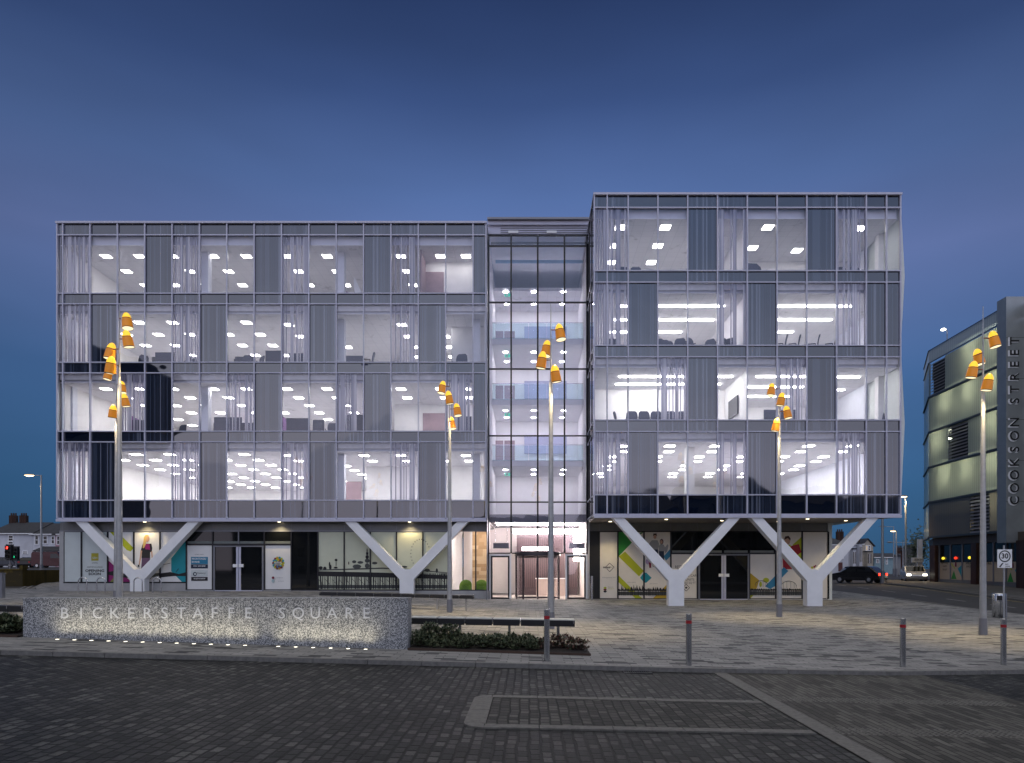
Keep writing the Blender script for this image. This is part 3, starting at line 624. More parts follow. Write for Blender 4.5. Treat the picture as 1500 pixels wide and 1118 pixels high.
# clerestory and dark bays
f = MB(); f.box(X(273.6, GL)+.03, X(427, GL)-.03, GL-.01, GL, Z(797, GL), Z(779, GL), dkg); f.build("clerestory_glass", OB)
f = MB(); f.box(X(275, GL), X(426, GL), GL-.016, GL-.012, Z(796.6, GL), Z(793, GL), col("clerestory_film", (.16, .18, .17))); 
for p in (350,): f.box(X(p, GL)-.03, X(p, GL)+.03, GL-.07, GL-.01, Z(797, GL), Z(779, GL), M['greym'])
f.build("clerestory_sill", OB)
pane("dark_shop_window", X(427, GL), X(466, GL), GL-.03, Z(864, GL), Z(779, GL), dkg)
def doors(p0, p1, y0, y1, D, pm):
    d = thing_part("double_door", (X((p0+p1)/2, D), D, Z(y1, D)))
    a, b = X(p0, D), X(p1, D); c = (a+b)/2; z0, z1 = Z(y1, D), Z(y0, D)
    fr = d[1]; fr.box(a, a+.09, D-.1, D, z0, z1, M['greym']).box(b-.09, b, D-.1, D, z0, z1, M['greym']).box(a+.09, b-.09, D-.1, D, z1-.07, z1, M['greym']).box(a+.09, b-.09, D-.1, D, z0, z0+.05, M['mull'])
    fr.box(c-.13, c-.015, D-.09, D-.02, z0+.05, z1-.07, M['mull']).box(c+.015, c+.13, D-.09, D-.02, z0+.05, z1-.07, M['mull'])
    o = fr.build("double_door", OB)
    for x0, x1 in ((a+.09, c-.13), (c+.13, b-.09)): MB((x0, D, z0)).box(x0, x1, D-.05, D-.03, z0+.05, z1-.07, pm).build("door_glass", o)
    for x0 in (c-.29, c+.03): MB((x0, D, z0)).box(x0, x0+.26, D-.15, D-.092, Z(831, D) if D < 38.5 else Z(845, D), Z(826.5, D) if D < 38.5 else Z(840.5, D), M['white']).build("door_handle", o)
def thing_part(n, loc): return (n, MB(loc))
doors(313.5, 387, 799.5, 866, GL, dkg)
# sepia pier picture across five bays
bays = [466, 504.5, 542.7, 581, 619.5, 657.5]
rnd = random.Random(5)
fence = [(466+i*2.3+rnd.uniform(-.7, .7), rnd.uniform(.7, 1.6), rnd.uniform(-.8, .8)) for i in range(84)]
for a, b in zip(bays[:-1], bays[1:]):
    q = Poster(a, b, 779, 864, GL, sepia)
    def hz_(x): return interp([466, 500, 560, 600, 658], [837, 837.6, 839, 840.5, 843], x)
    q.poly([(466, hz_(466)), (500, hz_(500)), (560, hz_(560)), (600, hz_(600)), (658, hz_(658)), (658, 848.5), (560, 846), (466, 844)], black)
    q.rect(466, 658, 857, 862, dgrey)
    y = q.y()
    for x, wd, sl in fence:
        if a-2 < x < b+2: q.line((x, 840), (x+sl*1.6, 863), wd*.85, black, y-.0004*(int(x) % 5))
    y = q.y()-.003
    for i in range(20):
        x = 466+i*10; q.line((x, 848), (x+9, 858), .5, black, y-.0003*(i % 4))
    for x, y0, w_, h_ in ((470, 832, 3, 2.5), (476, 833, 2.5, 3), (484, 831, 2, 4), (483, 827, 1.2, 4), (492.5, 820.5, 2.1, 2.0), (492.5, 826, .5, 4), (492, 831.6, 3, 1.4), (511, 825, .8, 2.5), (519, 823, 3.2, 2.2), (528, 824, 4.4, 2), (523, 830, 6.5, 3.2), (538, 821.5, 3.6, 3.2), (538, 816, 2.6, 3), (538, 811, 1.8, 2.6), (538, 807, .8, 3.6), (538, 829, 3.4, 4), (549, 825, 4, 2), (592, 830.5, 5, 1.6), (620, 831, 3, 1.5), (626, 835.5, 4, 2.5), (640, 836, 1.6, 3.5), (650, 841, 4, 1.0)):
        q.ell(x, y0, w_, h_, dgrey if w_ > 3 else black, 9)
    q.poly([(466, 834.5), (560, 831.5), (600, 833.5), (658, 839), (658, 840), (600, 835.2), (560, 833.4), (466, 836)], dgrey)
    for i in range(26):
        a_ = 2*math.pi*i/26; q.ell(616+14*math.cos(a_), 810-21*math.sin(a_)+1, .8, .8, dgrey, 5)
    q.done()
# lobby window, atrium and lobby
for a, b in ((657.5, 697), (697, 715.5)):
    x0, x1 = X(a, GL)+.03, X(b, GL)-.03; MB((x0, GL, Z(864, GL))).add([(x0, GL-.01, Z(864, GL)), (x1, GL-.01, Z(864, GL)), (x1, GL-.01, Z(779, GL)), (x0, GL-.01, Z(779, GL))], [(0, 1, 2, 3)], M['shop']).build("lobby_window", OB)
AD = 38.5; lf = gz(0, 38.5)+.02
AX = [-2.28, X(748.8, AD), X(787.7, AD), X(826.8, AD), 3.26]
AZ = [Z(345.5, AD), Z(361, AD), Z(443.6, AD), Z(541, AD), Z(638.8, AD), Z(735.8, AD), Z(810.6, AD)]
f = MB((0, AD, AZ[-1]))
for x in AX: MB((x, AD, lf)).box(x-.045, x+.045, AD-.09, AD+.03, AZ[-1] if x not in (AX[0], AX[-1]) else lf, AZ[0], M['blackm']).build("atrium_mullion", OB)
for z in AZ:
    mb = MB((0, AD, z))
    for a, b in zip(AX[:-1], AX[1:]): mb.box(a+.046, b-.046, AD-.085, AD+.03, z-.035, z+.035, M['blackm'])
    mb.build("atrium_transom", OB)
for i in range(4):
    for j in range(6):
        a, b, z0, z1 = AX[i]+.05, AX[i+1]-.05, AZ[j+1]+.04, AZ[j]-.04
        MB((a, AD, z0)).add([(a, AD-.02, z0), (b, AD-.02, z0), (b, AD-.02, z1), (a, AD-.02, z1)], [(0, 1, 2, 3)], M['atrium']).build("atrium_window", OB)
ztop = Z(326, AD)
MB((0, AD, AZ[0])).box(-2.33, 3.36, AD-.5, 47, ztop-.06, ztop+.05, M['greym']).box(-2.33, 3.36, AD-.3, AD+.1, Z(333, AD), ztop-.062, M['mull']).box(-2.33, 3.36, AD-.12, AD+.1, AZ[0]+.036, Z(333, AD)-.002, M['mull']).build("atrium_parapet", OB)
f = MB()
for i in range(3): f.box(-1.6, 3.3, AD-.155, AD-.122, Z(343-i*3.2, AD), Z(343-i*3.2, AD)+.04, M['greym'])
for px in (752, 808): f.box(X(px, AD)-.28, X(px, AD)+.28, AD-.19, AD-.158, Z(343.5, AD), Z(340.3, AD), M['white'])
f.build("parapet_louvre", OB)
MB(P(742, 326, 40)).tube(P(742.8, 326, 40), P(742.8, 322, 40), .02, .02, M['blackm']).lathe([(0, -.06), (.06, 0), (0, .06)], P(742.8, 322, 40), M['blackm'], 8).build("roof_camera", OB)
AW = emis("atrium_downlight_glow", (1, .95, .95), 90); LW = emis("lobby_light_glow", (1, .90, .84), 42)
lobw = plain("lobby_pink_white_wall", (.86, .78, .75), .7, var=.03); M['brownslat'] = plain("brown_slatted_panel", (.055, .035, .04), .5, var=.4, scale=18); 
f = MB(); f.box(-2.28, 3.40, 47, 47.1, lf, AZ[0]+.3, M['inwall']).box(-2.36, -2.30, AD+.05, 47, CZ+2.6, AZ[0]+.3, M['inwall']).box(3.36, 3.42, AD+.1, 47, lf, AZ[0]+.3, M['inwall']).box(-2.28, 3.4, AD+.1, 47, AZ[0]+.2, AZ[0]+.3, M['bulk'])
f.build("atrium_wall", OB)
for k in range(3):
    z = CZ+(6.60, 10.38, 14.12)[k]
    MB((0, 42.1, z)).box(-2.28, 3.35, 42.1, 47, z-.38, z, M['inwall']).build("gallery_slab", OB)
    f = MB((0, 42.1, z))
    for a, b in zip(frange(-2.27, 3.34, 5)[:-1], frange(-2.27, 3.34, 5)[1:]): f.add([(a+.02, 42.06, z-.05), (b-.02, 42.06, z-.05), (b-.02, 42.06, z+.9), (a+.02, 42.06, z+.9)], [(0, 1, 2, 3)], M['teal'])
    f.box(-2.27, 3.34, 42.04, 42.08, z+.91, z+.95, M['steel']); f.build("glass_balustrade", OB)
    x = X(738, 46.9); MB((x, 46.9, z)).box(x-.75, x+.75, 46.9, 46.98, z, z+2.1, M['pinkdoor']).box(x-.04, x+.04, 46.87, 46.9, z, z+2.1, M['inwall']).build("gallery_door", OB)
    MB((1.3, 46.8, z)).box(X(768, 46.9), X(830, 46.9), 46.85, 46.98, z+1.2, z+2.4, col("blue_wall_panel", (.36, .38, .56))).build("blue_wall_panel", OB)
for k in range(4):
    z = CZ+(6.60-.38, 10.38-.38, 14.12-.38, 17.6)[k]
    if k == 3: MB((0, 43, z)).box(-2.28, 3.35, 43.5, 46.99, z, z+.2, M['ceil']).build("gallery_ceiling", OB)
    for x in (-1.5, .3, 2.2):
        for y in (43.6, 45.6): MB((x, y, z)).box(x-.12, x+.12, y-.12, y+.12, z-.02, z-.003, AW).build("downlight", OB)
    g_ = emis("exit_sign_green", (.05, .55, .35), 1.2) if k == 0 else g_
    MB((-1.4, 43.2, z)).box(-1.55, -1.2, 43.3, 43.34, z-.42, z-.24, g_).box(-1.47, -1.33, 43.294, 43.298, z-.39, z-.27, M['white']).build("exit_sign", OB)
f = MB((0, 40, AZ[0])).box(-2.0, 3.2, 40.6, 40.7, Z(385, 40.6), Z(381, 40.6), col("blue_beam", (.30, .50, .70)))
f.box(-2.2, 3.3, 39.4, 39.5, Z(357.5, 39.4), Z(354.5, 39.4), M['fascia']); f.build("roof_beam", OB)
# lobby
cz_ = Z(765, 40); f = MB()
f.box(-4.4, 3.35, AD+.1, 46, lf-.1, lf-.003, plain("lobby_floor", (.55, .48, .44), .25)); f.build("lobby_floor", OB)
f = MB(); f.box(-2.28, 3.35, 39.6, 46, cz_, cz_+.18, M['greym']); f.box(-2.28, 3.35, 39.55, 39.598, cz_-.05, cz_+.42, M['greym']).box(-4.4, -2.37, GL+.12, 46, BOTZ-.06, BOTZ-.04, M['inwall']).build("lobby_ceiling", OB)
f = MB(); f.box(-4.4, 3.35, 45.9, 46, lf, cz_, lobw).box(-2.37, -2.30, 38.62, 40.2, lf, cz_+.4, lobw).box(3.28, 3.35, AD+.12, 45.9, lf, cz_, lobw).build("lobby_wall", OB)
f = MB(); f.add([(-3.6, 41.6, lf), (-2.37, 41.6, lf), (-2.37, 41.6, BOTZ-.06), (-3.6, 41.6, BOTZ-.06)], [(0, 1, 2, 3)], M['inwall'])
rn = random.Random(3); tw = [col("oak_tile_%s" % n_, c, .6) for n_, c in (("light", (.62, .46, .28)), ("mid", (.50, .34, .19)), ("dark", (.42, .27, .14)))]
z = lf
while z < BOTZ-.3:
    x = -3.45-rn.uniform(0, .2)
    while x < -2.4:
        L = rn.choice([.35, .5, .7]); f.box(max(x, -3.45), min(x+L, -2.38), 41.52, 41.59-rn.uniform(0, .02), z, min(z+.22, BOTZ-.08), rn.choice(tw)); x += L
    z += .222
f.build("timber_tile_wall", OB)
f = MB(); f.box(X(757, 44), X(846, 44), 44, 44.1, Z(877, 44), Z(783.5, 44), M['brownslat'])
for i in range(30): f.box(X(757+i*3, 44), X(757+i*3, 44)+.03, 43.95, 44, Z(860, 44), Z(789, 44), col("slat_brown", (.11, .065, .068)))
f.build("slatted_wall", OB)
f = MB(); f.box(X(752, 43.5), X(846, 43.5), 43.4, 43.5, Z(782, 43.5), Z(775, 43.5), LW).box(X(840, 42.5), X(851, 42.5), 42.4, 42.5, Z(822, 42.5), Z(783, 42.5), LW).box(X(765, 42), X(805, 42), 41.9, 42, Z(806.5, 42), Z(801.5, 42), LW)
f.box(-4.0, -2.6, 40.0, 40.3, BOTZ-.075, BOTZ-.062, LW).box(-2.0, 3.0, 40.6, 40.9, cz_-.02, cz_-.004, LW).box(-2.0, 3.0, 42.4, 42.6, cz_-.02, cz_-.004, LW).build("lobby_light", OB)
for px in (734, 845):
    x = X(px, 39.4); o = MB((x, 39.4, Z(803, 39.4))).box(x-.45, x+.45, 39.3, 39.6, Z(803.5, 39.4), Z(795.5, 39.4), M['greym']).build("hanging_heater", OB)
    f = MB((x, 39.4, Z(803, 39.4)))
    for dx in (-.34, .34): f.tube((x+dx, 39.45, Z(795.4, 39.4)), (x+dx, 39.45, cz_-.01), .012, .012, M['steel'], 6)
    f.build("suspension_rod", o)
# furniture standing in the lobby
t = thing("tub_chair", (X(682, 39.1), 39.1, lf), "lime green tub chair nearest the left lobby window frame", "chair", "green lobby chairs")
def tub(t, s=1.0):
    x, y, z = t.location; g_ = col("lime_fabric", (.16, .30, .03), .8)
    a = [(x+.36*math.cos(i), y+.36*math.sin(i)) for i in frange(R(-20), R(200), 12)]; b = [(x+.30*math.cos(i), y+.27*math.sin(i)) for i in frange(R(200), R(-20), 12)]
    f = MB((x, y, z)); n = len(a); b = b[::-1]; ht = [z+.45+.62*max(0, math.sin(math.pi*i/(n-1)))**.7 for i in range(n)]
    vs = [(p[0], p[1], z+.2) for p in a]+[(p[0], p[1], h) for p, h in zip(a, ht)]+[(p[0], p[1], z+.2) for p in b]+[(p[0], p[1], h-.02) for p, h in zip(b, ht)]
    f.add(vs, [q for i in range(n-1) for q in ((i+1, i, i+n, i+n+1), (i+2*n, i+2*n+1, i+3*n+1, i+3*n), (i+n, i+3*n, i+3*n+1, i+n+1))], g_, True).build("backrest", t); MB((x, y, z)).lathe([(0, .2), (.29, .2), (.3, .4), (.25, .45), (0, .46)], (x, y, z), g_).build("seat", t)
    MB((x, y, z)).lathe([(.26, 0), (.26, .02), (.04, .04), (.03, .2)], (x, y, z), M['steel']).build("pedestal_base", t)
tub(t); t2 = copy_tree(t); t2.location = (X(705, 39.2), 39.2, lf); t2['label'] = "lime green tub chair behind the lobby window next to the entrance"
t = thing("reception_desk", (1.2, 42.6, lf), "pale reception counter behind the revolving door in the lobby", "counter")
x, y, z = t.location
MB((x, y, z)).box(x-.75, x+1.2, y, y+.7, z, z+1.05, col("counter_pale", (.42, .34, .31))).build("counter_front", t); MB((x, y, z)).box(x-.8, x+1.25, y-.05, y+.75, z+1.05, z+1.1, M['white']).build("countertop", t)
# side doors
def sdoor(p0, p1, D):
    a, b = X(p0, D), X(p1, D); z0, z1 = lf, Z(812, D)
    f = MB((a, D, z0)).box(a, a+.1, D-.14, D-.02, z0, z1, M['white']).box(b-.1, b, D-.14, D-.02, z0, z1, M['white']).box(a+.1, b-.1, D-.14, D-.02, z1-.09, z1, M['white'])
    f.box(a+.1, a+.19, D-.12, D-.04, z0, z1-.09, M['blackm']).box(b-.19, b-.1, D-.12, D-.04, z0, z1-.09, M['blackm']).box(a+.19, b-.19, D-.12, D-.04, z1-.18, z1-.09, M['blackm']).box(a+.19, b-.19, D-.12, D-.04, z0, z0+.09, M['blackm'])
    o = f.build("side_door", OB)
    MB((a, D, z0)).add([(a+.19, D-.08, z0+.09), (b-.19, D-.08, z0+.09), (b-.19, D-.08, z1-.18), (a+.19, D-.08, z1-.18)], [(0, 1, 2, 3)], M['shop']).build("door_glass", o)
sdoor(716.6, 749, AD); sdoor(828, 860.5, AD)
f = MB()
bron = plain("dark_bronze_metal", (.035, .028, .034), .35, .4); dr = 1.25; dc = (X(787.5, AD), AD+.35); dz1 = Z(814.5, AD)
f.lathe([(dr+.05, dz1-lf), (dr+.05, dz1-lf+.22), (0, dz1-lf+.22)], (dc[0], dc[1], lf), bron, 28); f.lathe([(dr+.05, dz1-lf), (0, dz1-lf)], (dc[0], dc[1], lf), bron, 28)
rv = f.build("revolving_door", OB)
for a in (R(-165), R(-130), R(-50), R(-15)):
    x, y = dc[0]+dr*math.cos(a), dc[1]+dr*math.sin(a); MB((x, y, lf)).box(x-.045, x+.045, y-.045, y+.045, lf, dz1, bron).build("door_post", rv)
for s_ in (-1, 1):
    f = MB(); aa = frange(R(-165) if s_ < 0 else R(-15), R(-130) if s_ < 0 else R(-50), 5)
    for a, b in zip(aa[:-1], aa[1:]):
        p = [(dc[0]+dr*math.cos(t_), dc[1]+dr*math.sin(t_)) for t_ in (a, b)]
        f.add([(p[0][0], p[0][1], lf+.05), (p[1][0], p[1][1], lf+.05), (p[1][0], p[1][1], dz1), (p[0][0], p[0][1], dz1)], [(0, 1, 2, 3)], M['shop'])
    f.build("curved_glass", rv)
for a in (R(-90), R(0), R(90), R(180)):
    ux, uy = math.cos(a), math.sin(a); f = MB()
    for r0, r1, z0, z1 in ((.04, 1.17, dz1-.1, dz1-.02), (.04, 1.17, lf+.02, lf+.12)):
        f.add([(dc[0]+ux*r0-uy*.02, dc[1]+uy*r0+ux*.02, z0), (dc[0]+ux*r1-uy*.02, dc[1]+uy*r1+ux*.02, z0), (dc[0]+ux*r1-uy*.02, dc[1]+uy*r1+ux*.02, z1), (dc[0]+ux*r0-uy*.02, dc[1]+uy*r0+ux*.02, z1)], [(0, 1, 2, 3)], bron)
    xx, yy = dc[0]+ux*1.17, dc[1]+uy*1.17; f.box(xx-.035, xx+.035, yy-.035, yy+.035, lf+.02, dz1-.02, bron)
    f.build("door_wing", rv)
# ---- ground floor, right wing
f = MB(); f.box(X(861, GR), 17.0, GR, GR+.1, Z(778, GR), BOTZ-.031, M['fascia'])
for p in (877.8, 941.8, 982.5, 1022, 1059, 1096.5, 1135, 1174.5): f.box(X(p, GR)-.012, X(p, GR)+.012, GR-.008, GR, Z(777.5, GR), BOTZ-.04, M['greym'])
f.build("fascia", OB)
f = MB(); f.box(X(861, GR), 17.0, GR+.15, GR+.25, CZ-2.1, BOTZ-.032, M['blk']); f.box(17.0, 17.24, GR-.06, 56, CZ-2.0, BOTZ-.031, M['sidew']); f.build("rear_wall", OB)
MB((0, GR, CZ-2)).box(X(861, GR), X(1022, GR), GR-.05, GR+.1, CZ-2.1, Z(877.6, GR), M['plinth']).box(X(1097, GR), 16.99, GR-.05, GR+.1, CZ-2.1, Z(877.6, GR), M['plinth']).build("plinth", OB)
MB((0, GR, CZ-2)).box(X(863, GR), X(878, GR), GR-.03, GR+.1, Z(877.5, GR), Z(778.4, GR), black).build("dark_pier", OB)
f = MB()
for p, y0 in ((905, 779), (943.2, 779), (982.5, 779), (1021.5, 811), (1097.5, 811), (1136, 779), (1174.7, 779), (1213, 779)): f.box(X(p, GR)-.04, X(p, GR)+.04, GR-.06, GR+.04, Z(877.5, GR), Z(y0, GR), M['blackm'])
f.box(X(982.5, GR)+.041, X(1136, GR)-.041, GR-.055, GR+.04, Z(811.5, GR), Z(810, GR), M['blackm']).box(X(878, GR), X(1213, GR), GR-.058, GR-.002, Z(779.4, GR), Z(778.1, GR), M['blackm'])
f.build("shopfront_frame", OB)
for p in (983, 1021, 1059, 1097):
    pane("dark_shop_window", X(p, GR), X(p+38, GR), GR-.03, Z(810, GR), Z(779.6, GR), dkg)
f = MB()
for p in (983, 1021, 1059, 1097): f.box(X(p+1.5, GR), X(p+36, GR), GR-.040, GR-.035, Z(809.8, GR), Z(806.5, GR), col("clerestory_film", (.16, .18, .17)))
f.build("clerestory_sill", OB)
doors(1022.5, 1096.8, 812, 878.6, GR, dkg)
q = Poster(878, 905, 779, 877, GR, cream)
for a, b in (((887, 831), (893, 825)), ((893, 825), (899.5, 831)), ((899.5, 831), (893, 837.6)), ((893, 837.6), (889, 833.5))): q.line(a, b, .7, black)
q.text("muse", 888.5, 831, 3.4, black, bold=.004); q.text("offices", 895, 831, 1.6, dgrey); q.text("talbotgateway.com", 891.8, 846, 1.9, grey)
for i, m in enumerate((lime, wine, black)): q.poly([(883.5, 861.5+i*2.6), (886.3, 859.3+i*2.6), (889, 861.5+i*2.6), (886.3, 863.2+i*2.6)], m)
q.text("Business", 891, 860, 1.6, grey, 'LEFT'); q.text("Blackpool", 891, 862.5, 1.6, lime, 'LEFT'); q.done()
def skyline(q, x0, x1, yb, seed, h=5):
    r = random.Random(seed); x = x0
    q.rect(x0, x1, yb, yb+1.6, black); q.rect(x0, x1, yb+3, yb+8, dgrey)
    y = q.y()
    while x < x1:
        q.rect(x, x+1.0, yb+1.5, yb+8.5, black, y-.0005*(int(x) % 3)); x += r.uniform(1.4, 3)
    y = q.y()-.002; x = x0
    while x < x1:
        w_ = r.uniform(1.5, 5); q.poly([(x, yb), (x+w_*.3, yb-r.uniform(1, h)), (x+w_*.6, yb-r.uniform(.5, h*.6)), (x+w_, yb)], black, y-.0004*(int(x) % 4)); x += w_
q = Poster(905, 943.2, 779, 877, GR, cream); q.poly([(905, 779), (912, 779), (925.5, 795), (905.5, 816)], green); q.poly([(937, 781), (942, 779), (943, 779), (943, 779.5), (938, 783)], green)
q.poly([(915.5, 808), (943, 836.5), (936, 844.5), (906, 815.5)], lime); q.poly([(905, 842), (935, 872), (943, 878), (932, 878), (905, 852)], lime); q.poly([(943, 839), (937.5, 846.5), (943, 853)], tealv); q.text("your space", 925, 853, 2, grey); skyline(q, 905, 943, 864, 1, 8); q.done()
q = Poster(943.2, 982.5, 779, 877, GR, cream); q.poly([(943, 839), (946.5, 839), (954.5, 846.5), (946.5, 854), (943, 853)], tealv)
q.poly([(983, 803), (983, 814), (975.5, 821.5), (972, 815)], blue); q.poly([(978, 855), (983, 850), (983, 878), (955, 878)], ochre)
# printed couple
q.poly([(951, 796), (955, 791.5), (963, 791.5), (965.5, 797), (963.5, 806), (955, 806), (950, 800)], grey); q.poly([(955, 805), (963.8, 805), (965, 830), (956, 830)], navyt); q.ell(959.2, 786.3, 2.3, 3.4, skin); q.poly([(956.5, 785.5), (957, 781.7), (961.6, 781.6), (962.2, 785.5), (959.5, 783.5)], brown)
q.poly([(964.5, 800), (967.5, 797), (972, 798), (975, 804), (973, 808), (965, 808)], grey); q.poly([(965, 807.5), (972.5, 807.5), (973, 826), (966, 826)], navyt); q.ell(969, 793.6, 2.7, 4, brown); q.ell(968.7, 794, 1.8, 2.7, skin); q.poly([(973, 803), (978, 797), (979, 800), (977, 808), (974, 811)], grey)
q.ell(948.5, 823, 3, 4, lav); q.poly([(950, 824), (954, 824), (953.5, 832), (951, 832)], wine); q.text("your future", 957, 855, 1.8, grey); skyline(q, 943, 982, 864, 2, 5); q.done()
q = Poster(982.5, 1021.5, 811.5, 877, GR, cream); q.text("RESTAURANT", 988.5, 831, 4.6, black, 'LEFT', .75); q.text("& CAFE", 1007, 843.5, 3.4, black, 'LEFT', 1); q.text("UNITS", 1004, 849.3, 3.4, dgrey, 'LEFT', 1); q.text("AVAILABLE SQ FT", 988, 854, 3.2, dgrey, 'LEFT', .9)
for a, b in (((1000, 861), (1005, 856)), ((1005, 856), (1010, 861)), ((1010, 861), (1005, 866)), ((1005, 866), (1000, 861))): q.line(a, b, .7, black)
q.ell(1005, 861, 1.8, 1.4, black); q.done()
def coaster(q, cx, cy, r, m):
    for i in range(12):
        a, b = math.pi*i/12, math.pi*(i+1)/12; q.line((cx-r*math.cos(a), cy-r*.7*math.sin(a)), (cx-r*math.cos(b), cy-r*.7*math.sin(b)), .7, m)
        if i % 2: q.line((cx-r*math.cos(a), cy-r*.7*math.sin(a)), (cx-r*math.cos(a), cy+3), .4, m)
q = Poster(1097.5, 1136, 811.5, 877, GR, cream); q.poly([(1097, 838), (1112, 850), (1108, 863), (1097, 863)], ochre); q.ell(1122, 850, 4.5, 3.6, lime); q.poly([(1097, 878), (1097, 866), (1107, 868), (1100, 876)], lime); q.poly([(1136, 843), (1136, 858), (1128, 863), (1120.5, 859)], blue); q.ell(1114, 856, 2, 4, lime); coaster(q, 1115, 857, 9, dgrey); skyline(q, 1097, 1136, 863.5, 4, 2); q.done()
q = Poster(1136, 1174.7, 779, 877, GR, cream); q.poly([(1174.7, 786), (1174.7, 822), (1160, 812), (1161, 798)], lime)
q.poly([(1158, 800), (1170, 797), (1174, 809), (1168, 813), (1160, 811), (1158, 824), (1160, 834), (1147, 834), (1146, 815), (1150, 803)], redp); q.ell(1153.3, 792, 4.2, 6.2, skin); q.poly([(1148.3, 791), (1150, 786), (1155, 785), (1158, 789), (1157.6, 792), (1154, 788.5), (1150, 790)], brown); q.poly([(1150, 799), (1157, 798), (1159, 801), (1152, 803)], lime)
q.poly([(1148, 831), (1154.5, 836.5), (1136, 856), (1136, 843)], blue); coaster(q, 1155, 859, 11, dgrey); skyline(q, 1136, 1175, 863.5, 5, 2); q.done()
q = Poster(1174.7, 1213, 779, 877, GR, cream); q.ell(1189.5, 831.5, 1.7, 1.8, lime); q.ell(1192.5, 830.5, 1.4, 1.6, redp); q.ell(1194.5, 829, 1.2, 1.2, wine); q.done()
# recessed soffit downlights
SD = emis("downlight_glow", (1, .84, .55), 7)
for px, D, on in ((212, 37.95, 1), (409, 37.95, 1), (600, 37.95, 1), (894, 37.6, 1), (976, 35.9, 1), (1057.5, 36.9, 1), (1183, 35.6, 1), (1239, 36.9, 1), (1140, 37.6, 0)):
    x = X(px, D); o = MB((x, D, BOTZ-.04)).lathe([(0, -.045), (.075, -.045), (.09, -.031)], (x, D, BOTZ), SD, 14).build("soffit_downlight", OB)
    if on: light("soffit_spot", 'SPOT', (x, D if D < 37.7 else D-.14, BOTZ-.08), 150 if D < 37.7 else 95, (1, .78, .42), .06, 130 if D > 37.7 else 112, .7)

# ================================================================== furniture in the offices
def office_chair(loc, rz, label, group, proto=[None], sc_=1.0):
    if proto[0] is None:
        t = thing("office_chair", (0, 0, 0), label, "chair"); n = M['navy']
        f = MB(); vs = []
        for i, (z, y, hw) in enumerate(((.46, -.20, .20), (.62, -.23, .24), (.86, -.26, .245), (1.04, -.30, .22), (1.12, -.33, .15))):
            for s_ in (-1, 1):
                for d in (0, .05): vs.append((s_*hw, y-d, z))
        fs = []
        for i in range(4):
            a = i*4; b = a+4; fs += [(a, a+2, b+2, b), (a+1, b+1, b+3, a+3), (a, b, b+1, a+1), (a+2, a+3, b+3, b+2)]
        fs += [(0, 1, 3, 2), (16, 18, 19, 17)]
        f.add(vs, fs, n).build("backrest", t)
        MB().box(-.24, .24, -.2, .26, .42, .49, n).build("seat", t)
        for s_ in (-1, 1): MB().path([(s_*.27, -.16, .47), (s_*.29, -.16, .70), (s_*.29, .14, .70)], .022, n, 6).build("armrest", t)
        f = MB().tube((0, 0, .08), (0, 0, .42), .03, .03, M['blackm'], 8)
        for i in range(5): f.tube((0, 0, .1), (.28*math.cos(i*1.257), .28*math.sin(i*1.257), .05), .022, .016, M['blackm'], 6)
        f.build("star_base", t); proto[0] = t; o = t
    else: o = copy_tree(proto[0])
    o.location = loc; o.rotation_euler = (0, 0, rz); o['label'] = label; o['group'] = group; o.scale = (sc_, sc_, sc_); return o
def desk(loc, wd, label, group, hgt=1.25):
    x, y, z = loc; t = thing("desk", loc, label, "desk", group)
    MB(loc).box(x-wd/2, x+wd/2, y-.4, y+.36, z+.71, z+.74, M['navy']).build("desktop", t)
    MB(loc).box(x-wd/2, x+wd/2, y+.37, y+.41, z+.1, z+hgt, M['navy']).build("privacy_screen", t)
    for s_ in (-1, 1): MB(loc).box(x+s_*(wd/2-.06)-.03, x+s_*(wd/2-.06)+.03, y-.36, y+.33, z, z+.709, M['steel']).build("leg", t)
    return t
def monitor(loc, rz, label, proto=[None]):
    if proto[0] is None:
        t = thing("monitor", (0, 0, 0), label, "monitor"); MB().box(-.28, .28, -.02, .02, .14, .50, M['blk']).build("screen", t); MB().box(-.03, .03, 0.021, .05, .01, .2, M['blk']).box(-.12, .12, -.08, .1, 0, .012, M['blk']).build("stand", t); proto[0] = t; o = t
    else: o = copy_tree(proto[0])
    o.location = loc; o.rotation_euler = (0, 0, rz); o['label'] = label; o['group'] = "computer monitors in the offices"; return o
G1 = "desks in the left wing"; ORD = ["first", "second", "third", "fourth"]
for k, a, b, h in ((2, 222, 250, 1.35), (2, 340, 368, 1.2), (2, 385, 411, 1.45), (2, 502, 530, 1.25), (1, 188, 206, 1.3), (1, 309, 350, 1.45), (1, 416, 450, 1.4), (1, 455, 472, 1.3), (1, 505, 530, 1.6), (2, 420, 448, 1.3), (1, 668, 690, 1.5), (1, 336, 368, 1.2)):
    D = 38.35+(.3 if h < 1.3 else 0); x = X((a+b)/2, D)
    desk((x, D, FLOOR[k]), X(b, D)-X(a, D), "navy screened desk on the %s floor, %s" % (("second" if k == 1 else "third"), {222: "just right of the tall lamp poles", 340: "narrow one at mid wing", 385: "tall one, partly behind fritted glass", 502: "beside the white interior column", 188: "hard by the double lamp poles", 309: "right of the white interior column", 416: "beside a lilac screen", 455: "short one right of the lilac screen", 505: "tallest, behind striped glass", 420: "behind the striped glass at mid facade", 668: "behind the lamp post near the atrium", 336: "low and wide behind striped glass"}[a]), G1, h+.22)
LB = "dark office chair on the %s floor of the left wing, %s from the left"
NL = {1: [], 2: []}
CL = ((2, 206), (2, 268), (2, 279), (2, 357), (2, 375), (2, 538), (2, 447), (1, 460), (1, 486), (1, 214), (1, 661), (1, 260))
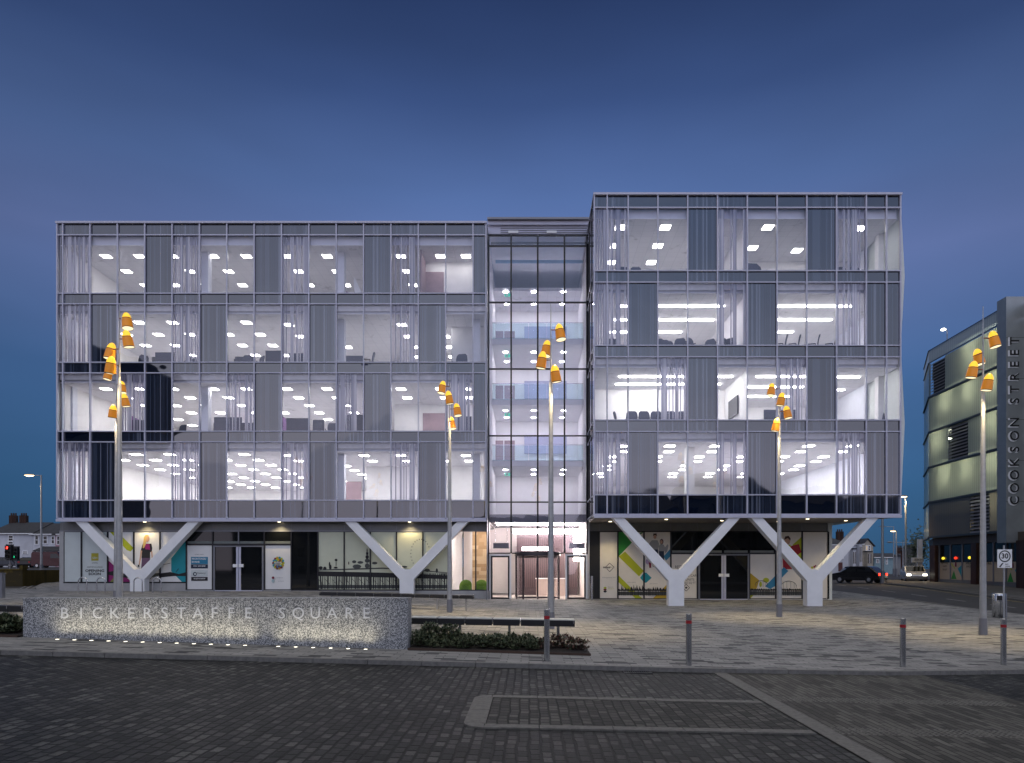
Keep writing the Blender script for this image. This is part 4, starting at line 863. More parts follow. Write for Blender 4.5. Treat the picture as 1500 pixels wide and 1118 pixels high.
for k, px, d, rz in ((2, 206, 39.2, 1), (2, 268, 38.8, 2.6), (2, 279, 39.2, 3.4), (2, 357, 38.6, 3.0), (2, 375, 38.9, 2.4), (2, 538, 38.5, 1.7), (2, 447, 38.8, 2), (1, 460, 38.7, 2.8), (1, 486, 38.7, 3.3), (1, 214, 39.0, 2.4), (1, 661, 38.9, 1.2), (1, 260, 39.2, 2.7)):
    d -= .75; office_chair((X(px, d), d, FLOOR[k]), rz, LB % ("second" if k == 1 else "third", NTH[sorted(p for q_, p in CL if q_ == k).index(px)]), "office chairs on the %s floor of the left wing" % ORD[k], sc_=1.12)
office_chair((X(673, 38.4), 38.4, FLOOR[2]), 2.9, "high backed dark chair alone in the third floor corner room by the atrium", "office chairs on the third floor of the left wing", sc_=1.35)
for i, px in enumerate((896, 905, 914, 968, 977, 985, 993, 1003, 1012, 1020, 1036, 1043, 1066, 1074, 1081)):
    office_chair((X(px, 35.25+.2*(i % 3)), 35.25+.2*(i % 3), FLOOR[2]), R(200+random.uniform(-70, 50)), "dark chair in the crowded third floor meeting room, %s from the left" % NTH[i], "chairs of the left third floor meeting room", sc_=1.18)
for i, px in enumerate((1141, 1160, 1188, 1213)):
    office_chair((X(px, 35.3), 35.3, FLOOR[2]), R(70), "side-on dark chair under the strip lights at third floor right, %s from the left" % NTH[i], "chairs of the right third floor meeting room", sc_=1.18)
for i, px in enumerate((927, 945, 963, 984, 1003)):
    office_chair((X(px, 35.6), 35.6, FLOOR[1]), R(180), "dark chair along the second floor conference table, %s from the left" % NTH[i], "conference chairs of the second floor", sc_=1.25)
office_chair((X(911, 36.0), 36.0, FLOOR[1]), R(-90), "dark chair at the left head of the second floor conference table", "conference chairs of the second floor", sc_=1.2)
t = thing("conference_table", (X(960, 37.4), 37.4, FLOOR[1]), "long pale conference table ringed by dark chairs on the second floor", "table"); x, y, z = t.location
MB((x, y, z)).box(x-1.9, x+1.9, y-.55, y+.55, z+.71, z+.75, M['white']).build("tabletop", t)
for s_ in (-1, 1): MB((x, y, z)).box(x+s_*1.3-.06, x+s_*1.3+.06, y-.35, y+.35, z, z+.709, M['steel']).build("leg", t)
office_chair((X(1108, 35.9), 35.9, FLOOR[3]), R(185), "largest dark chair back on the top floor of the right wing", "chairs on the top floor of the right wing", sc_=1.62)
office_chair((X(1126, 36.0), 36.0, FLOOR[3]), R(250), "dark chair turned sideways beside the largest chair on the top floor", "chairs on the top floor of the right wing", sc_=1.3)
for i, px in enumerate((914, 933, 1236, 1256)): office_chair((X(px, 35.3), 35.3, FLOOR[3]), R(180), "low dark chair back at the top floor sill, right wing, %s from the left" % NTH[i], "chairs on the top floor of the right wing", sc_=1.16)
desk((X(1146, 36.4), 36.4, FLOOR[1]), 1.7, "navy screened desk behind the lamp post, second floor of the right wing", "desks in the right wing", 1.65)
t = thing("drafting_table", (X(1260, 36.6), 36.6, FLOOR[1]), "thin topped table on splayed legs behind the second floor corner glass", "table"); x, y, z = t.location
MB((x, y, z)).box(x-.75, x+.55, y-.4, y+.4, z+.98, z+1.02, M['navy']).build("tabletop", t)
for s_ in (-1, 1): MB((x, y, z)).tube((x+s_*.4, y, z+.98), (x+s_*.25-.1, y, z), .025, .025, M['navy'], 6).build("leg", t)
office_chair((X(1281, 36.4), 36.4, FLOOR[1]), R(100), "dark chair beside the thin topped table in the second floor corner", "chairs on the second floor of the right wing", sc_=1.25)
for k, px, d, l in ((2, 232, 39.0, "dark monitor on the third floor desk beside the tall lamp poles"), (2, 243, 39.0, "dark monitor, right one of the pair by the tall lamp poles"), (2, 352, 39.4, "dark monitor on the third floor desk under the lit ceiling of the third bay"), (1, 322, 39.0, "dark monitor on the second floor desk right of the interior column"), (1, 430, 39.0, "dark monitor on the second floor desk beside the lilac partition")):
    monitor((X(px, d), d, FLOOR[k]+.742), 3.1, l).scale = (1.3, 1.3, 1.3)
t = thing("photocopier", (X(674, 38.6), 38.6, FLOOR[3]), "grey photocopier in the top floor corner room beside the atrium", "photocopier"); x, y, z = t.location
MB((x, y, z)).box(x-.32, x+.32, y-.3, y+.3, z, z+.82, M['plinth']).build("body", t); MB((x, y, z)).box(x-.34, x+.30, y-.28, y+.3, z+.82, z+.95, M['navy']).build("scanner_lid", t); MB((x, y, z)).box(x+.33, x+.55, y-.2, y+.2, z+.55, z+.6, M['white']).build("paper_tray", t)
lilac = col("lilac_panel", (.30, .14, .36), .8)
for px, k, l in ((507, 3, "lilac folding screen standing on the top floor beside the interior column"), (424, 1, "lilac folding screen behind the second floor desks at mid facade"), (205, 1, "lilac folding screen beside the twin lamp poles on the second floor")):
    t = thing("folding_screen", (X(px, 40), 40, FLOOR[k]), l, "screen", "lilac screens"); x, y, z = t.location
    MB((x, y, z)).prism([(x-.5, z+.05), (x+.5, z+.05), (x+.5, z+1.5), (x-.5, z+2.05)], y, y+.04, lilac).build("panel", t)
    MB((x, y, z)).box(x-.5, x-.44, y-.2, y+.2, z, z+.05, M['steel']).box(x+.44, x+.5, y-.2, y+.2, z, z+.05, M['steel']).build("foot", t)
t = thing("roll_up_banner", (X(526, 38.8), 38.8, FLOOR[3]), "white pointed banner standing behind the top floor window", "banner"); x, y, z = t.location
MB((x, y, z)).prism([(x-.1, z+.05), (x+.22, z+.05), (x+.12, z+1.3), (x-.28, z+2.1), (x-.3, z+1.6)], y, y+.02, M['white']).build("banner_cloth", t); MB((x, y, z)).box(x-.2, x+.3, y-.1, y+.12, z, z+.05, M['steel']).build("banner_base", t)

# ================================================================== slim lamp posts with amber shades
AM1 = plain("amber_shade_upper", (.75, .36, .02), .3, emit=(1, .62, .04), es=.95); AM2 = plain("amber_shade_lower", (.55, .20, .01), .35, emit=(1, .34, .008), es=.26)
BULB = emis("lamp_opening_glow", (1, .84, .52), 1.3)
def lamp_post(px, D, lamps, label, base=None):
    x = X(px, D); zb_ = gz(x, D); tip = CZ+7.85; t = thing("lamp_post", (x, D, zb_), label, "lamp post", "slim lamp posts with amber shades")
    f = MB((x, D, zb_)); f.tube((x, D, zb_+.5), (x, D, tip-2.4), .098, .052, M['galv'], 16).tube((x, D, tip-2.4), (x, D, tip), .03, .010, M['galv'], 8); f.tube((x, D, tip-2.4), (x, D, tip-2.2), .052, .03, M['galv'], 12)
    f.build("pole", t); MB((x, D, zb_)).tube((x, D, zb_-.05), (x, D, zb_+.5), .118, .113, M['greym'], 16).build("base_sleeve", t)
    for lx, ly, dy in lamps:
        cx_, cy_ = X(lx, D+dy), D+dy; zc = CZ+(HY-ly)*(D+dy)/F; dirx = cx_-x
        tilt = Matrix.Rotation(R(9)*(1 if dirx < 0 else -1), 3, 'Y') @ Matrix.Rotation(R(6)*(1 if dy < 0 else -1), 3, 'X')
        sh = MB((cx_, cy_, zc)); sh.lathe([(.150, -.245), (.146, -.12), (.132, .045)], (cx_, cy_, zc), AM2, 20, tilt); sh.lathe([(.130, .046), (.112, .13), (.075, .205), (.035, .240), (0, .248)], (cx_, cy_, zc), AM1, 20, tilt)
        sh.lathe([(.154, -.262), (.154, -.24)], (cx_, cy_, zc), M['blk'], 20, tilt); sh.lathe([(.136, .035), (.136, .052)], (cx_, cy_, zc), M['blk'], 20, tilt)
        s_ = sh.build("lampshade", t)
        MB((cx_, cy_, zc)).lathe([(.148, -.250), (.08, -.262), (0, -.268)], (cx_, cy_, zc), BULB, 18, tilt).build("lamp_lens", s_)
        MB((x, D, zc)).tube((x, D, zc+.02), (cx_-(.13 if dirx > 0 else -.13)*(abs(dirx) > .05), cy_-(.1 if dy > 0 else -.1 if dy < 0 else 0), zc+.02), .018, .018, col("copper_arm", (.30, .12, .08), .4), 8).build("lamp_arm", t)
        light("lamp_spot", 'SPOT', (cx_, cy_, zc-.30), 620, (1, .76, .40), .1, 70, 1.0)
lamp_post(175, 20.35, [(186, 469.5, .1), (186.6, 496, -.1), (162.5, 514, .1), (162.5, 534.5, -.25)], "nearest amber-shaded lamp post rising behind the left end of the lettered granite wall")
lamp_post(807, 20.35, [(820, 486, .1), (800.6, 510, .35), (794, 527, -.1), (813.5, 547, -.2)], "tall amber-shaded lamp post in front of the glass atrium, foot behind the bench")
lamp_post(1440, 20.55, [(1455.7, 496.5, 0), (1433, 522.5, .35), (1425, 541, -.1), (1447.3, 559.5, -.25)], "tall amber-shaded lamp post beside the speed limit sign and litter bin")
lamp_post(170.5, 26.6, [(159, 547, .1), (178.5, 567, .3), (183, 586, -.1), (165.4, 602.4, -.1)], "farther lamp post half hidden behind the nearest pole at the left wing")
lamp_post(658.7, 26.6, [(648, 567, 0), (657.5, 582, -.35), (669.5, 600, 0), (661.5, 619.5, .3)], "amber-shaded lamp post before the left wing, just left of the atrium")
lamp_post(1141.5, 26.6, [(1130, 570.5, 0), (1144.5, 584.7, -.35), (1153, 603.6, 0), (1137, 622, -.1)], "amber-shaded lamp post before the right wing between its two Y columns")

# ================================================================== granite wall with lettering
WD = 14.45; wx0, wx1 = X(33.5, WD), X(598, WD); wt = CZ+(HY-876.6)*WD/F
W = thing("granite_wall", ((wx0+wx1)/2, WD, gz(-6, WD)), "long speckled granite wall carved BICKERSTAFFE SQUARE and lit from below", "wall")
f = MB((0, WD, 1)); step = .3545; x = wx0; idx = 0
jts = [wx0]+[X(58+24.42*i, WD) for i in range(23)]; jts = [j for j in jts if j < wx1-.1]+[wx1]
for a, b in zip(jts[:-1], jts[1:]):
    f.box(a+.004, b-.004, WD, WD+.42, gz(a, WD)-.15, wt-.03, M['granite'])
f.box(wx0+.01, wx1-.01, WD+.003, WD+.41, gz(wx1, WD)-.15, wt-.04, col("pale_joint", (.5, .5, .5))); f.build("granite_slabs", W)
f = MB((0, WD, 1)); 
for a, b in zip(jts[:-1], jts[1:]): f.box(a+.003, b-.003, WD-.012, WD+.432, wt-.029, wt+.006, M['granite'])
f.build("wall_coping", W)
let = plain("pale_carved_letter", (.62, .64, .68), .6, var=.05)
for ch, px in zip("BICKERSTAFFESQUARE", [94.5, 119, 143, 167.6, 192, 216, 241, 265.6, 290, 314, 338.5, 363.5, 413, 437, 462, 486.5, 511.5, 536.5]):
    x = X(px, WD); MB((x, WD, wt)).text(ch, x, WD-.004, CZ+(HY-899)*WD/F, .335, let, ext=.003).build("carved_letter", W)
UL = emis("ground_light_glow", (1, .93, .74), 5)
UB = ["left of the B of BICKERSTAFFE"]+["between the %s and %s of BICKERSTAFFE" % (a_, b_) for a_, b_ in zip("BICKERSTAFF", "ICKERSTAFFE")]+["left of the S of SQUARE"]+["between the %s and %s of SQUARE" % (a_, b_) for a_, b_ in zip("SQUAR", "QUARE")]
for i, px in enumerate([84+25*i for i in range(12)]+[407.6+25.6*i for i in range(6)]):
    y = WD-.24; x = X(px, y); z = gz(x, y); 
    t = thing("ground_light", (x, y, z), "round recessed ground uplight below the wall, "+UB[i], "ground light", "uplights along the granite wall")
    MB((x, y, z)).lathe([(.038, .004), (.055, .006), (.06, 0)], (x, y, z), M['steel'], 14).build("trim_ring", t); MB((x, y, z)).lathe([(0, .008), (.039, .005)], (x, y, z), UL, 14).build("lens", t)
    light("uplight_spot", 'SPOT', (x, y+.0, z+.03), 8.5, (1, .88, .62), .05, 150, 1.0, (R(180-8), 0, 0))
# ================================================================== benches, planter, bollards, racks
def bench(a, b, y0, y1, D, D1, label, legs, h=.45, segs=6):
    x0, x1 = X(a, D), X(b, D1); za = CZ+(HY-y0)*D/F; zb_ = CZ+(HY-y1)*D1/F
    t = thing("bench", ((x0+x1)/2, (D+D1)/2, gz((x0+x1)/2, D)), label, "bench", "long black slatted benches"); f = MB((x0, D, za)); top = MB((x0, D, za))
    for i in range(segs):
        u, v = i/segs, (i+1)/segs
        for j in range(5):
            q = lambda s, dy, dz: (x0+(x1-x0)*s, D+(D1-D)*s+dy, za+(zb_-za)*s+dz)
            y_ = .10*j; e = .004; s0, s1 = u+e, v-e; wd_ = .085; h_ = .14 if j in (0, 4) else .06
            vs = [q(s0, y_, -h_), q(s1, y_, -h_), q(s1, y_+wd_, -h_), q(s0, y_+wd_, -h_), q(s0, y_, 0), q(s1, y_, 0), q(s1, y_+wd_, 0), q(s0, y_+wd_, 0)]
            f.add(vs, [(0, 1, 5, 4), (1, 2, 6, 5), (2, 3, 7, 6), (3, 0, 4, 7), (4, 5, 6, 7), (3, 2, 1, 0)], M['blk'])
    f.build("seat", t); f = MB((x0, D, za)); pc = col('lit_top_tone', (.50, .50, .46))
    for i in range(segs):
        u, v = i/segs+.004, (i+1)/segs-.004; q = lambda s, dy, dz: (x0+(x1-x0)*s, D+(D1-D)*s+dy, za+(zb_-za)*s+dz)
        f.add([q(u, -.004, .001), q(v, -.004, .001), q(v, .495, .001), q(u, .495, .001), q(u, -.004, .022), q(v, -.004, .022), q(v, .495, .022), q(u, .495, .022)], [(0, 1, 5, 4), (1, 2, 6, 5), (2, 3, 7, 6), (3, 0, 4, 7), (4, 5, 6, 7), (3, 2, 1, 0)], pc)
    if a == 600: f.build('lit_seat_top', t)  # added pale sheet; the light on the bench top is put into its colour
    f = MB((x0, D, za))
    f2 = MB((x0, D, za))
    for i in range(segs+1):
        s = min(max(i/segs, .012), .988); px_, py_, pz = x0+(x1-x0)*s, D+(D1-D)*s, za+(zb_-za)*s
        f2.box(px_-.008, px_+.008, py_-.006, py_+.49, pz-.07, pz+.006, M['steel'])
    f2.build("strap", t)
    for l in legs:
        s = (l-a)/(b-a); px_, py_, pz = x0+(x1-x0)*s, D+(D1-D)*s+.22, za+(zb_-za)*s-.061
        MB((px_, py_, pz)).box(px_-.03, px_+.03, py_-.15, py_+.15, gz(px_, py_)-.02, pz, M['steel']).build("leg", t)
    return t
bench(600, 843, 905.5, 909.6, 16.0, 16.0, "long black slatted bench above the shrub bed right of the granite wall", (622, 673, 746, 818), segs=6)
bench(467, 601, 867.5, 870.2, 28.5, 28.5, "far black bench at the foot of the sepia pier pictures", (485, 526, 583), segs=5)
bench(586, 694, 870.2, 872.4, 27.6, 27.6, "far black bench in front of the second Y column, partly behind a lamp post", (600, 640, 682), segs=5)
bench(-60, 33, 887, 888, 16.4, 16.4, "black slatted bench cut by the picture edge beyond the wall end", (-40, 6), segs=4)
bx0, bx1 = wx1+.01, X(862, 14.9)
def bed(name, x0, x1, y0, y1):
    f = MB(); n_ = 16; xs_ = frange(x0, x1, n_)
    for a, b in zip(xs_[:-1], xs_[1:]):
        f.add([(a, y0, gz(a, y0)+.03), (b, y0, gz(b, y0)+.03), (b, y1, gz(b, y1)+.05), (a, y1, gz(a, y1)+.05)], [(0, 1, 2, 3)], M['soil'])
    tag(f.build(name), kind='structure'); f = MB()
    for y_ in (y0-.03, y1):
        for a, b in zip(xs_[:-1], xs_[1:]):
            za, zb_ = gz(a, y_), gz(b, y_); f.add([(a, y_, za-.02), (b, y_, zb_-.02), (b, y_, zb_+.05), (a, y_, za+.05), (a, y_+.025, za-.02), (b, y_+.025, zb_-.02), (b, y_+.025, zb_+.05), (a, y_+.025, za+.05)], [(0, 1, 2, 3), (3, 2, 6, 7), (5, 4, 7, 6)], col("corten_edging", (.05, .028, .018), .7, .3))
    tag(f.build("bed_edging"), kind='structure')
bed("planting_bed", bx0, bx1, 14.35, 15.75); bed("planting_bed", -14.5, wx0-.02, 14.35, 15.6)
def shrub_proto(r, h, n_, seed, mats):
    rr_ = random.Random(seed); f = MB(); tw = MB()
    for i in range(n_):
        a = rr_.uniform(0, 6.283); t_ = rr_.random()**.6; rad = r*t_*(.5+.5*rr_.random()); zz_ = h*(.12+.88*rr_.random())*(1-.5*(rad/r)**2)
        c = Vector((rad*math.cos(a), rad*math.sin(a), zz_)); tw.tube((c.x*.3, c.y*.3, 0), c, .006, .003, M['twig'], 4, False)
        for j in range(11):
            b = rr_.uniform(0, 6.283); el = rr_.uniform(-.15, 1.3); d = Vector((math.cos(b)*math.cos(el), math.sin(b)*math.cos(el), math.sin(el))); L = rr_.uniform(.05, .105)*(1.2 if r > .3 else 1)
            u = d.cross(Vector((0, 0, 1))); u = (u.normalized() if u.length > .1 else Vector((1, 0, 0)))*L*.2; up = Vector((0, 0, L*.12))
            f.add([c, c+d*L*.5+u-up, c+d*L, c+d*L*.5-u-up], [(0, 1, 2, 3)], rr_.choice(mats))
    return f, tw
def shrub(fs, name, loc, rz, label, group, s=1.0, cache={}):
    key = id(fs)
    if key in cache:
        o = copy_tree(cache[key]); o.name = name
    else:
        o = thing(name, (0, 0, 0), label, "shrub"); fs[0].build("foliage", o); fs[1].build("stems", o); cache[key] = o
    o.location = loc; o.rotation_euler = (0, 0, rz); o.scale = (s, s, s); o['label'] = label; o['category'] = "shrub"; o['group'] = group
L3 = [M['leaf'], M['leaf'], col("olive_leaf", (.075, .085, .040), .5, .3), col("pale_leaf", (.12, .14, .07), .5, .3)]
sA = shrub_proto(.36, .50, 100, 1, L3); sB = shrub_proto(.30, .32, 60, 2, L3); sC = shrub_proto(.24, .26, 40, 3, L3); sD = shrub_proto(.24, .30, 26, 4, [M['leaf2'], M['leaf2'], M['leaf']])
for i, (px, s_) in enumerate(((628, 1.1), (659, 1.05))):
    D = 15.2; x = X(px, D); shrub(sA, "shrub", (x, D, gz(x, D)+.04), i*2, ("tallest leafy shrub beside the end of the granite wall", "second tall leafy shrub from the granite wall, under the bench")[i], "shrubs in the planting bed", s_*.85)
rn = random.Random(9)
for i, px in enumerate((612, 622, 640, 648, 668, 678, 690, 702, 714, 726, 738, 750, 762, 774, 786, 616, 634, 655, 672, 684, 708, 732, 756, 778)):
    D = 15.25+rn.uniform(-.12, .3) if i < 15 else 14.75+rn.uniform(-.1, .1); x = X(px, D)
    shrub(sB if rn.random() < .5 else sC, "shrub", (x, D, gz(x, D)+.04), rn.uniform(0, 6), ("low green shrub in the back row under the bench, %s from the granite wall" % NTH[i] if i < 15 else "low green shrub in the front row of the bed, %s from the granite wall" % NTH[i-15]), "low green shrubs in the planting bed", rn.uniform(.62, .95))
for i, px in enumerate((798, 812, 826, 840, 851)):
    D = 15.1+rn.uniform(-.2, .2); x = X(px, D); shrub(sD, "shrub", (x, D, gz(x, D)+.04), rn.uniform(0, 6), "sparse reddish shrub at the open bed end, %s from the left" % NTH[i], "reddish shrubs in the planting bed", rn.uniform(.8, 1.1))
for i, px in enumerate((-8, -2, 4, 10, 15, 21, 26)):
    D = 15.0+rn.uniform(-.3, .3); x = X(px, D); shrub(sB, "shrub", (x, D, gz(x, D)+.04), rn.uniform(0, 6), "leafy shrub in the bed left of the granite wall, %s from the left" % NTH[i], "shrubs left of the wall", rn.uniform(.9, 1.2))
def bollard(px, py, D, label, proto=[None]):
    x = X(px, D); z = gz(x, D)
    if proto[0] is None:
        t = thing("bollard", (0, 0, 0), label, "bollard"); MB().tube((0, 0, -.05), (0, 0, .82), .057, .057, M['steel'], 20).tube((0, 0, .88), (0, 0, 1.0), .057, .057, M['steel'], 20).lathe([(.057, 1.0), (.05, 1.01), (0, 1.012)], (0, 0, 0), M['steel'], 20).build("post", t)
        MB().tube((0, 0, .82), (0, 0, .88), .0585, .0585, M['red'], 20).build("reflective_band", t); proto[0] = t; o = t
    else: o = copy_tree(proto[0])
    o.location = (x, D, z); o['label'] = label; o['group'] = "steel bollards along the kerb"
bollard(801, 968, 13.35, "steel bollard with red band in front of the bench and atrium"); bollard(1009, 975, 13.35, "steel bollard with red band standing before the left Y column of the right wing")
bollard(1322.5, 977, 14.1, "steel bollard with red band between the right wing corner and tall lamp post"); bollard(1470, 975, 14.85, "rightmost steel bollard with red band, below the speed limit sign")
for i, (px, l) in enumerate(((121, "steel cycle hoop before the OPENING SOON window, leftmost one"), (148, "steel cycle hoop just left of the nearest lamp post"), (202.3, "steel cycle hoop right in front of the left Y column foot"), (230, "steel cycle hoop right of the left Y column foot"))):
    D = 35.2; x = X(px, D); z = gz(x, D); hw = .215; H = .78
    pts = [(x-hw, D, z-.02), (x-hw, D, z+H-.2)]+[(x-hw*math.cos(a), D, z+H-.2+.2*math.sin(a)) for a in frange(0, math.pi, 10)][1:-1]+[(x+hw, D, z+H-.2), (x+hw, D, z-.02)]
    o = MB((x, D, z)).path(pts, .030, M['steel'], 8).build("cycle_stand"); tag(o, l, "cycle stand", "cycle stands by the left wing")
t = thing("door_control_post", (X(867, 38), 38, gz(3.4, 38)), "slim steel control post beside the right entrance door", "post"); x, y, z = t.location
MB((x, y, z)).tube((x, y, z), (x, y, z+1.35), .06, .06, M['steel'], 12).build("post", t); MB((x, y, z)).tube((x-.06, y-.4, z-.04), (x-.06, y-.4, z+1.0), .045, .045, M['steel'], 12).build("short_post", t)
t = thing("utility_post", (X(2, 30), 30, gz(X(2, 30), 30)), "short dark grey post cut by the left picture edge", "post"); x, y, z = t.location
MB((x, y, z)).box(x-.1, x+.1, y-.1, y+.1, z-.02, z+1.05, M['greym']).build("post", t); MB((x, y, z)).box(x-.12, x+.12, y-.12, y+.12, z+1.05, z+1.09, M['greym']).build("cap", t)
# ---- litter bin and speed sign at right
D = 27.6; x = X(1463, D); y = D; z = gz(x, y)
t = thing("litter_bin", (x, y, z), "rounded steel litter bin beside the speed limit sign", "litter bin")
f = MB((x, y, z)).lathe([(.20, 0), (.235, .03), (.235, .95), (.22, .99), (0, 1.0)], (x, y, z), M['steel'], 24); f.build("body", t)
MB((x, y, z)).box(x-.2, x-.02, y-.25, y-.18, z+.72, z+.90, M['blk']).build("opening", t); MB((x, y, z)).box(x+.18, x+.27, y-.1, y+.1, z+.02, z+.98, M['greym']).build("hinge_side", t)
D = 27.2; x = X(1470.5, D); z = gz(x, D)
t = thing("speed_limit_sign", (x, D, z), "white 30 speed limit sign on a grey post by the kerb", "road sign")
MB((x, D, z)).tube((x, D, z), (x, D, CZ+(HY-799)*D/F), .032, .032, M['galv'], 10).build("post", t)
sp = MB((x, D, z)); z0, z1 = Z(832, D), Z(805, D); sp.box(x-.29, x+.29, D-.05, D-.035, z0, z1, M['white']); 
cz2 = Z(815, D); sp.lathe([(.19, 0), (.235, 0)], (x, D-.053, cz2), black, 26, Matrix.Rotation(R(90), 3, 'X')); sp.text("30", x, D-.054, cz2, .28, black, bold=.008, ext=.001)
sp.text("BIG", x+.02, D-.054, Z(827, D), .08, black, 'LEFT' and (R(90), 0, 0), 'LEFT', ext=.001); sp.text("LAMP", x+.02, D-.054, Z(830, D), .08, black, align='LEFT', ext=.001)
sp.add([(x-.24, D-.053, Z(831, D)), (x-.17, D-.053, Z(831, D)), (x-.04, D-.053, Z(824.5, D)), (x-.11, D-.053, Z(825, D))], [(0, 1, 2, 3)], black); sp.build("sign_plate", t)

# ================================================================== car park with the pylon
CB = thing("car_park_building", (34.5, 52, gz(34, 52)), "multi storey car park clad in ribbed translucent glass with a lettered pylon", "car park")
def fx(y): return 31.93+.0435*y
def ribbed(ca=(.78, .80, .62), cb=(.27, .325, .325)):
    T = NT("ribbed_channel_glass"); g = T.n("ShaderNodeNewGeometry").outputs["Position"]; sp_ = T.n("ShaderNodeSeparateXYZ", {0: g})
    u = T.math('FRACT', T.math('MULTIPLY', T.math('ADD', sp_.outputs[1], sp_.outputs[0]), 3.6)); st = T.ramp(u, [(0, .25), (.12, 1), (.5, .8), (.9, 1), (1, .25)])
    c1 = T.n("ShaderNodeVectorMath", {0: ca, 3: st}, operation='SCALE').outputs[0]; c2 = T.n("ShaderNodeVectorMath", {0: cb, 3: st}, operation='SCALE').outputs[0]
    p = T.n("ShaderNodeBsdfPrincipled", {"Base Color": c2}); setp(p, Roughness=.15, IOR=1.55)
    tl = T.n("ShaderNodeBsdfTranslucent", {0: c1})
    return T.end(T.n("ShaderNodeMixShader", {0: .38, 1: p.outputs[0], 2: tl.outputs[0]}).outputs[0])
M['rib'] = ribbed(); M['rib2'] = ribbed((.62, .70, .74), (.22, .27, .28)); M['rib_streetlit'] = ribbed((.30, .26, .2), (.19, .17, .15)); cpm = plain("car_park_dark_metal", (.07, .075, .075), .4, .5); cpg = plain("pylon_metal", (.27, .29, .295), .4, .4, scale=1, var=.1); conc = plain("car_park_concrete", (.30, .30, .28), .85)
lv = [CZ+v for v in (2.53, 5.55, 8.55, 11.56, 14.56, 17.55)]; ctop = CZ+18.66; yA, yB = 58.9, 49.0
def wallseg(mb, p0, p1, z0, z1, m): mb.add([(p0[0], p0[1], z0), (p1[0], p1[1], z0), (p1[0], p1[1], z1), (p0[0], p0[1], z1)], [(0, 1, 2, 3)], m)
cA, cB, cC = (fx(yA), yA), (fx(yB), yB), (37.3, 64.5)
louv = {(4, 0): (.10, .34), (2, 1): (.33, .56), (0, 2): (.62, .80)}
for i in range(5):
    z0, z1 = lv[i]+.12, lv[i+1]-.06
    f = MB((cA[0], cA[1], z0)); br = {4: (.03, .25), 2: (.30, .57), 0: (.60, .84)}.get(i)
    pt = lambda s: (cA[0]+(cB[0]-cA[0])*s, cA[1]+(cB[1]-cA[1])*s)
    rm = M['rib_streetlit'] if i == 0 else M['rib']  # lowest storey: warm street light is put into the glass colour
    if br: wallseg(f, pt(br[1]), pt(1), z0, z1, rm); f.build("channel_glass_wall", CB); f = MB((cA[0], cA[1], z0)); wallseg(f, pt(0), pt(br[0]), z0, z1, rm)
    else: wallseg(f, pt(0), pt(1), z0, z1, rm)
    wallseg(f, cC, cA, z0, z1, M['rib']); f.build("channel_glass_wall", CB)
    if br:
        f = MB((pt(br[0])[0], pt(br[0])[1], z0))
        nl = 11
        for j in range(nl):
            z = z0+(z1-z0)*j/nl; a, b = pt(br[0]), pt(br[1]); f.add([(a[0]-.06, a[1], z), (b[0]-.06, b[1], z), (b[0]+.08, b[1], z+.16), (a[0]+.08, a[1], z+.16)], [(0, 1, 2, 3)], M['greym'])
        a, b = pt(br[0]), pt(br[1]); wallseg(f, (a[0]+.25, a[1]), (b[0]+.25, b[1]), z0, z1, cpm); f.build("louvre_panel", CB)
    # band
    f = MB((cA[0], cA[1], z1))
    for p0, p1 in ((cC, cA), (cA, cB)): f.add([(p0[0]-.1, p0[1], lv[i]-.05), (p1[0]-.1, p1[1], lv[i]-.05), (p1[0]-.1, p1[1], lv[i]+.11), (p0[0]-.1, p0[1], lv[i]+.11), (p0[0]+.1, p0[1], lv[i]-.05), (p1[0]+.1, p1[1], lv[i]-.05), (p1[0]+.1, p1[1], lv[i]+.11), (p0[0]+.1, p0[1], lv[i]+.11)], [(0, 1, 2, 3), (3, 2, 6, 7), (5, 4, 0, 1), (0, 4, 5, 1)], cpm)
    f.build("floor_band", CB)
f = MB((cA[0], cA[1], lv[5]))
for p0, p1 in ((cC, cA), (cA, cB)):
    wallseg(f, p0, p1, lv[5]+.05, ctop-.06, M['rib2'] if p0 == cC else f.mats[0])
f.build("glass_parapet", CB)
f = MB((cA[0], cA[1], ctop))
for p0, p1 in ((cC, cA), (cA, cB)):
    for zz0, zz1 in ((ctop-.08, ctop), (lv[5]-.06, lv[5]+.04)): f.add([(p0[0]-.08, p0[1], zz0), (p1[0]-.08, p1[1], zz0), (p1[0]-.08, p1[1], zz1), (p0[0]-.08, p0[1], zz1), (p0[0]+.08, p0[1], zz1), (p1[0]+.08, p1[1], zz1)], [(0, 1, 2, 3), (3, 2, 5, 4)], cpm)
f.build("parapet_rail", CB)
f = MB((40, 54, 5))
for i in range(6): f.slab([(fx(48.6)+.35, 48.6), (60, 48.6), (60, 64), (cC[0]+.5, 64), (cA[0]+.35, 58.9)], lv[i]-.04, lv[i]+.0, conc)
f.slab([(39, 48.7), (39.2, 48.7), (39.2, 63.9), (39, 63.9)], lv[0], ctop-1.5, conc); f.build("parking_deck", CB)
CPL = emis("car_park_tube_glow", (.96, 1, .78), 34)
for i, ys_ in ((1, (50.2, 53.5, 56.5)), (2, (50.2, 57.6)), (3, (50.0, 53.2, 56.4)), (4, (50.1, 53.0)), (0, (50.3,))):
    for y in ys_:
        x = fx(y)+1.0; MB((x, y, lv[i+1]-.5)).box(x-.06, x+.06, y-.65, y+.65, lv[i+1]-.75, lv[i+1]-.66, CPL).build("strip_light", CB)
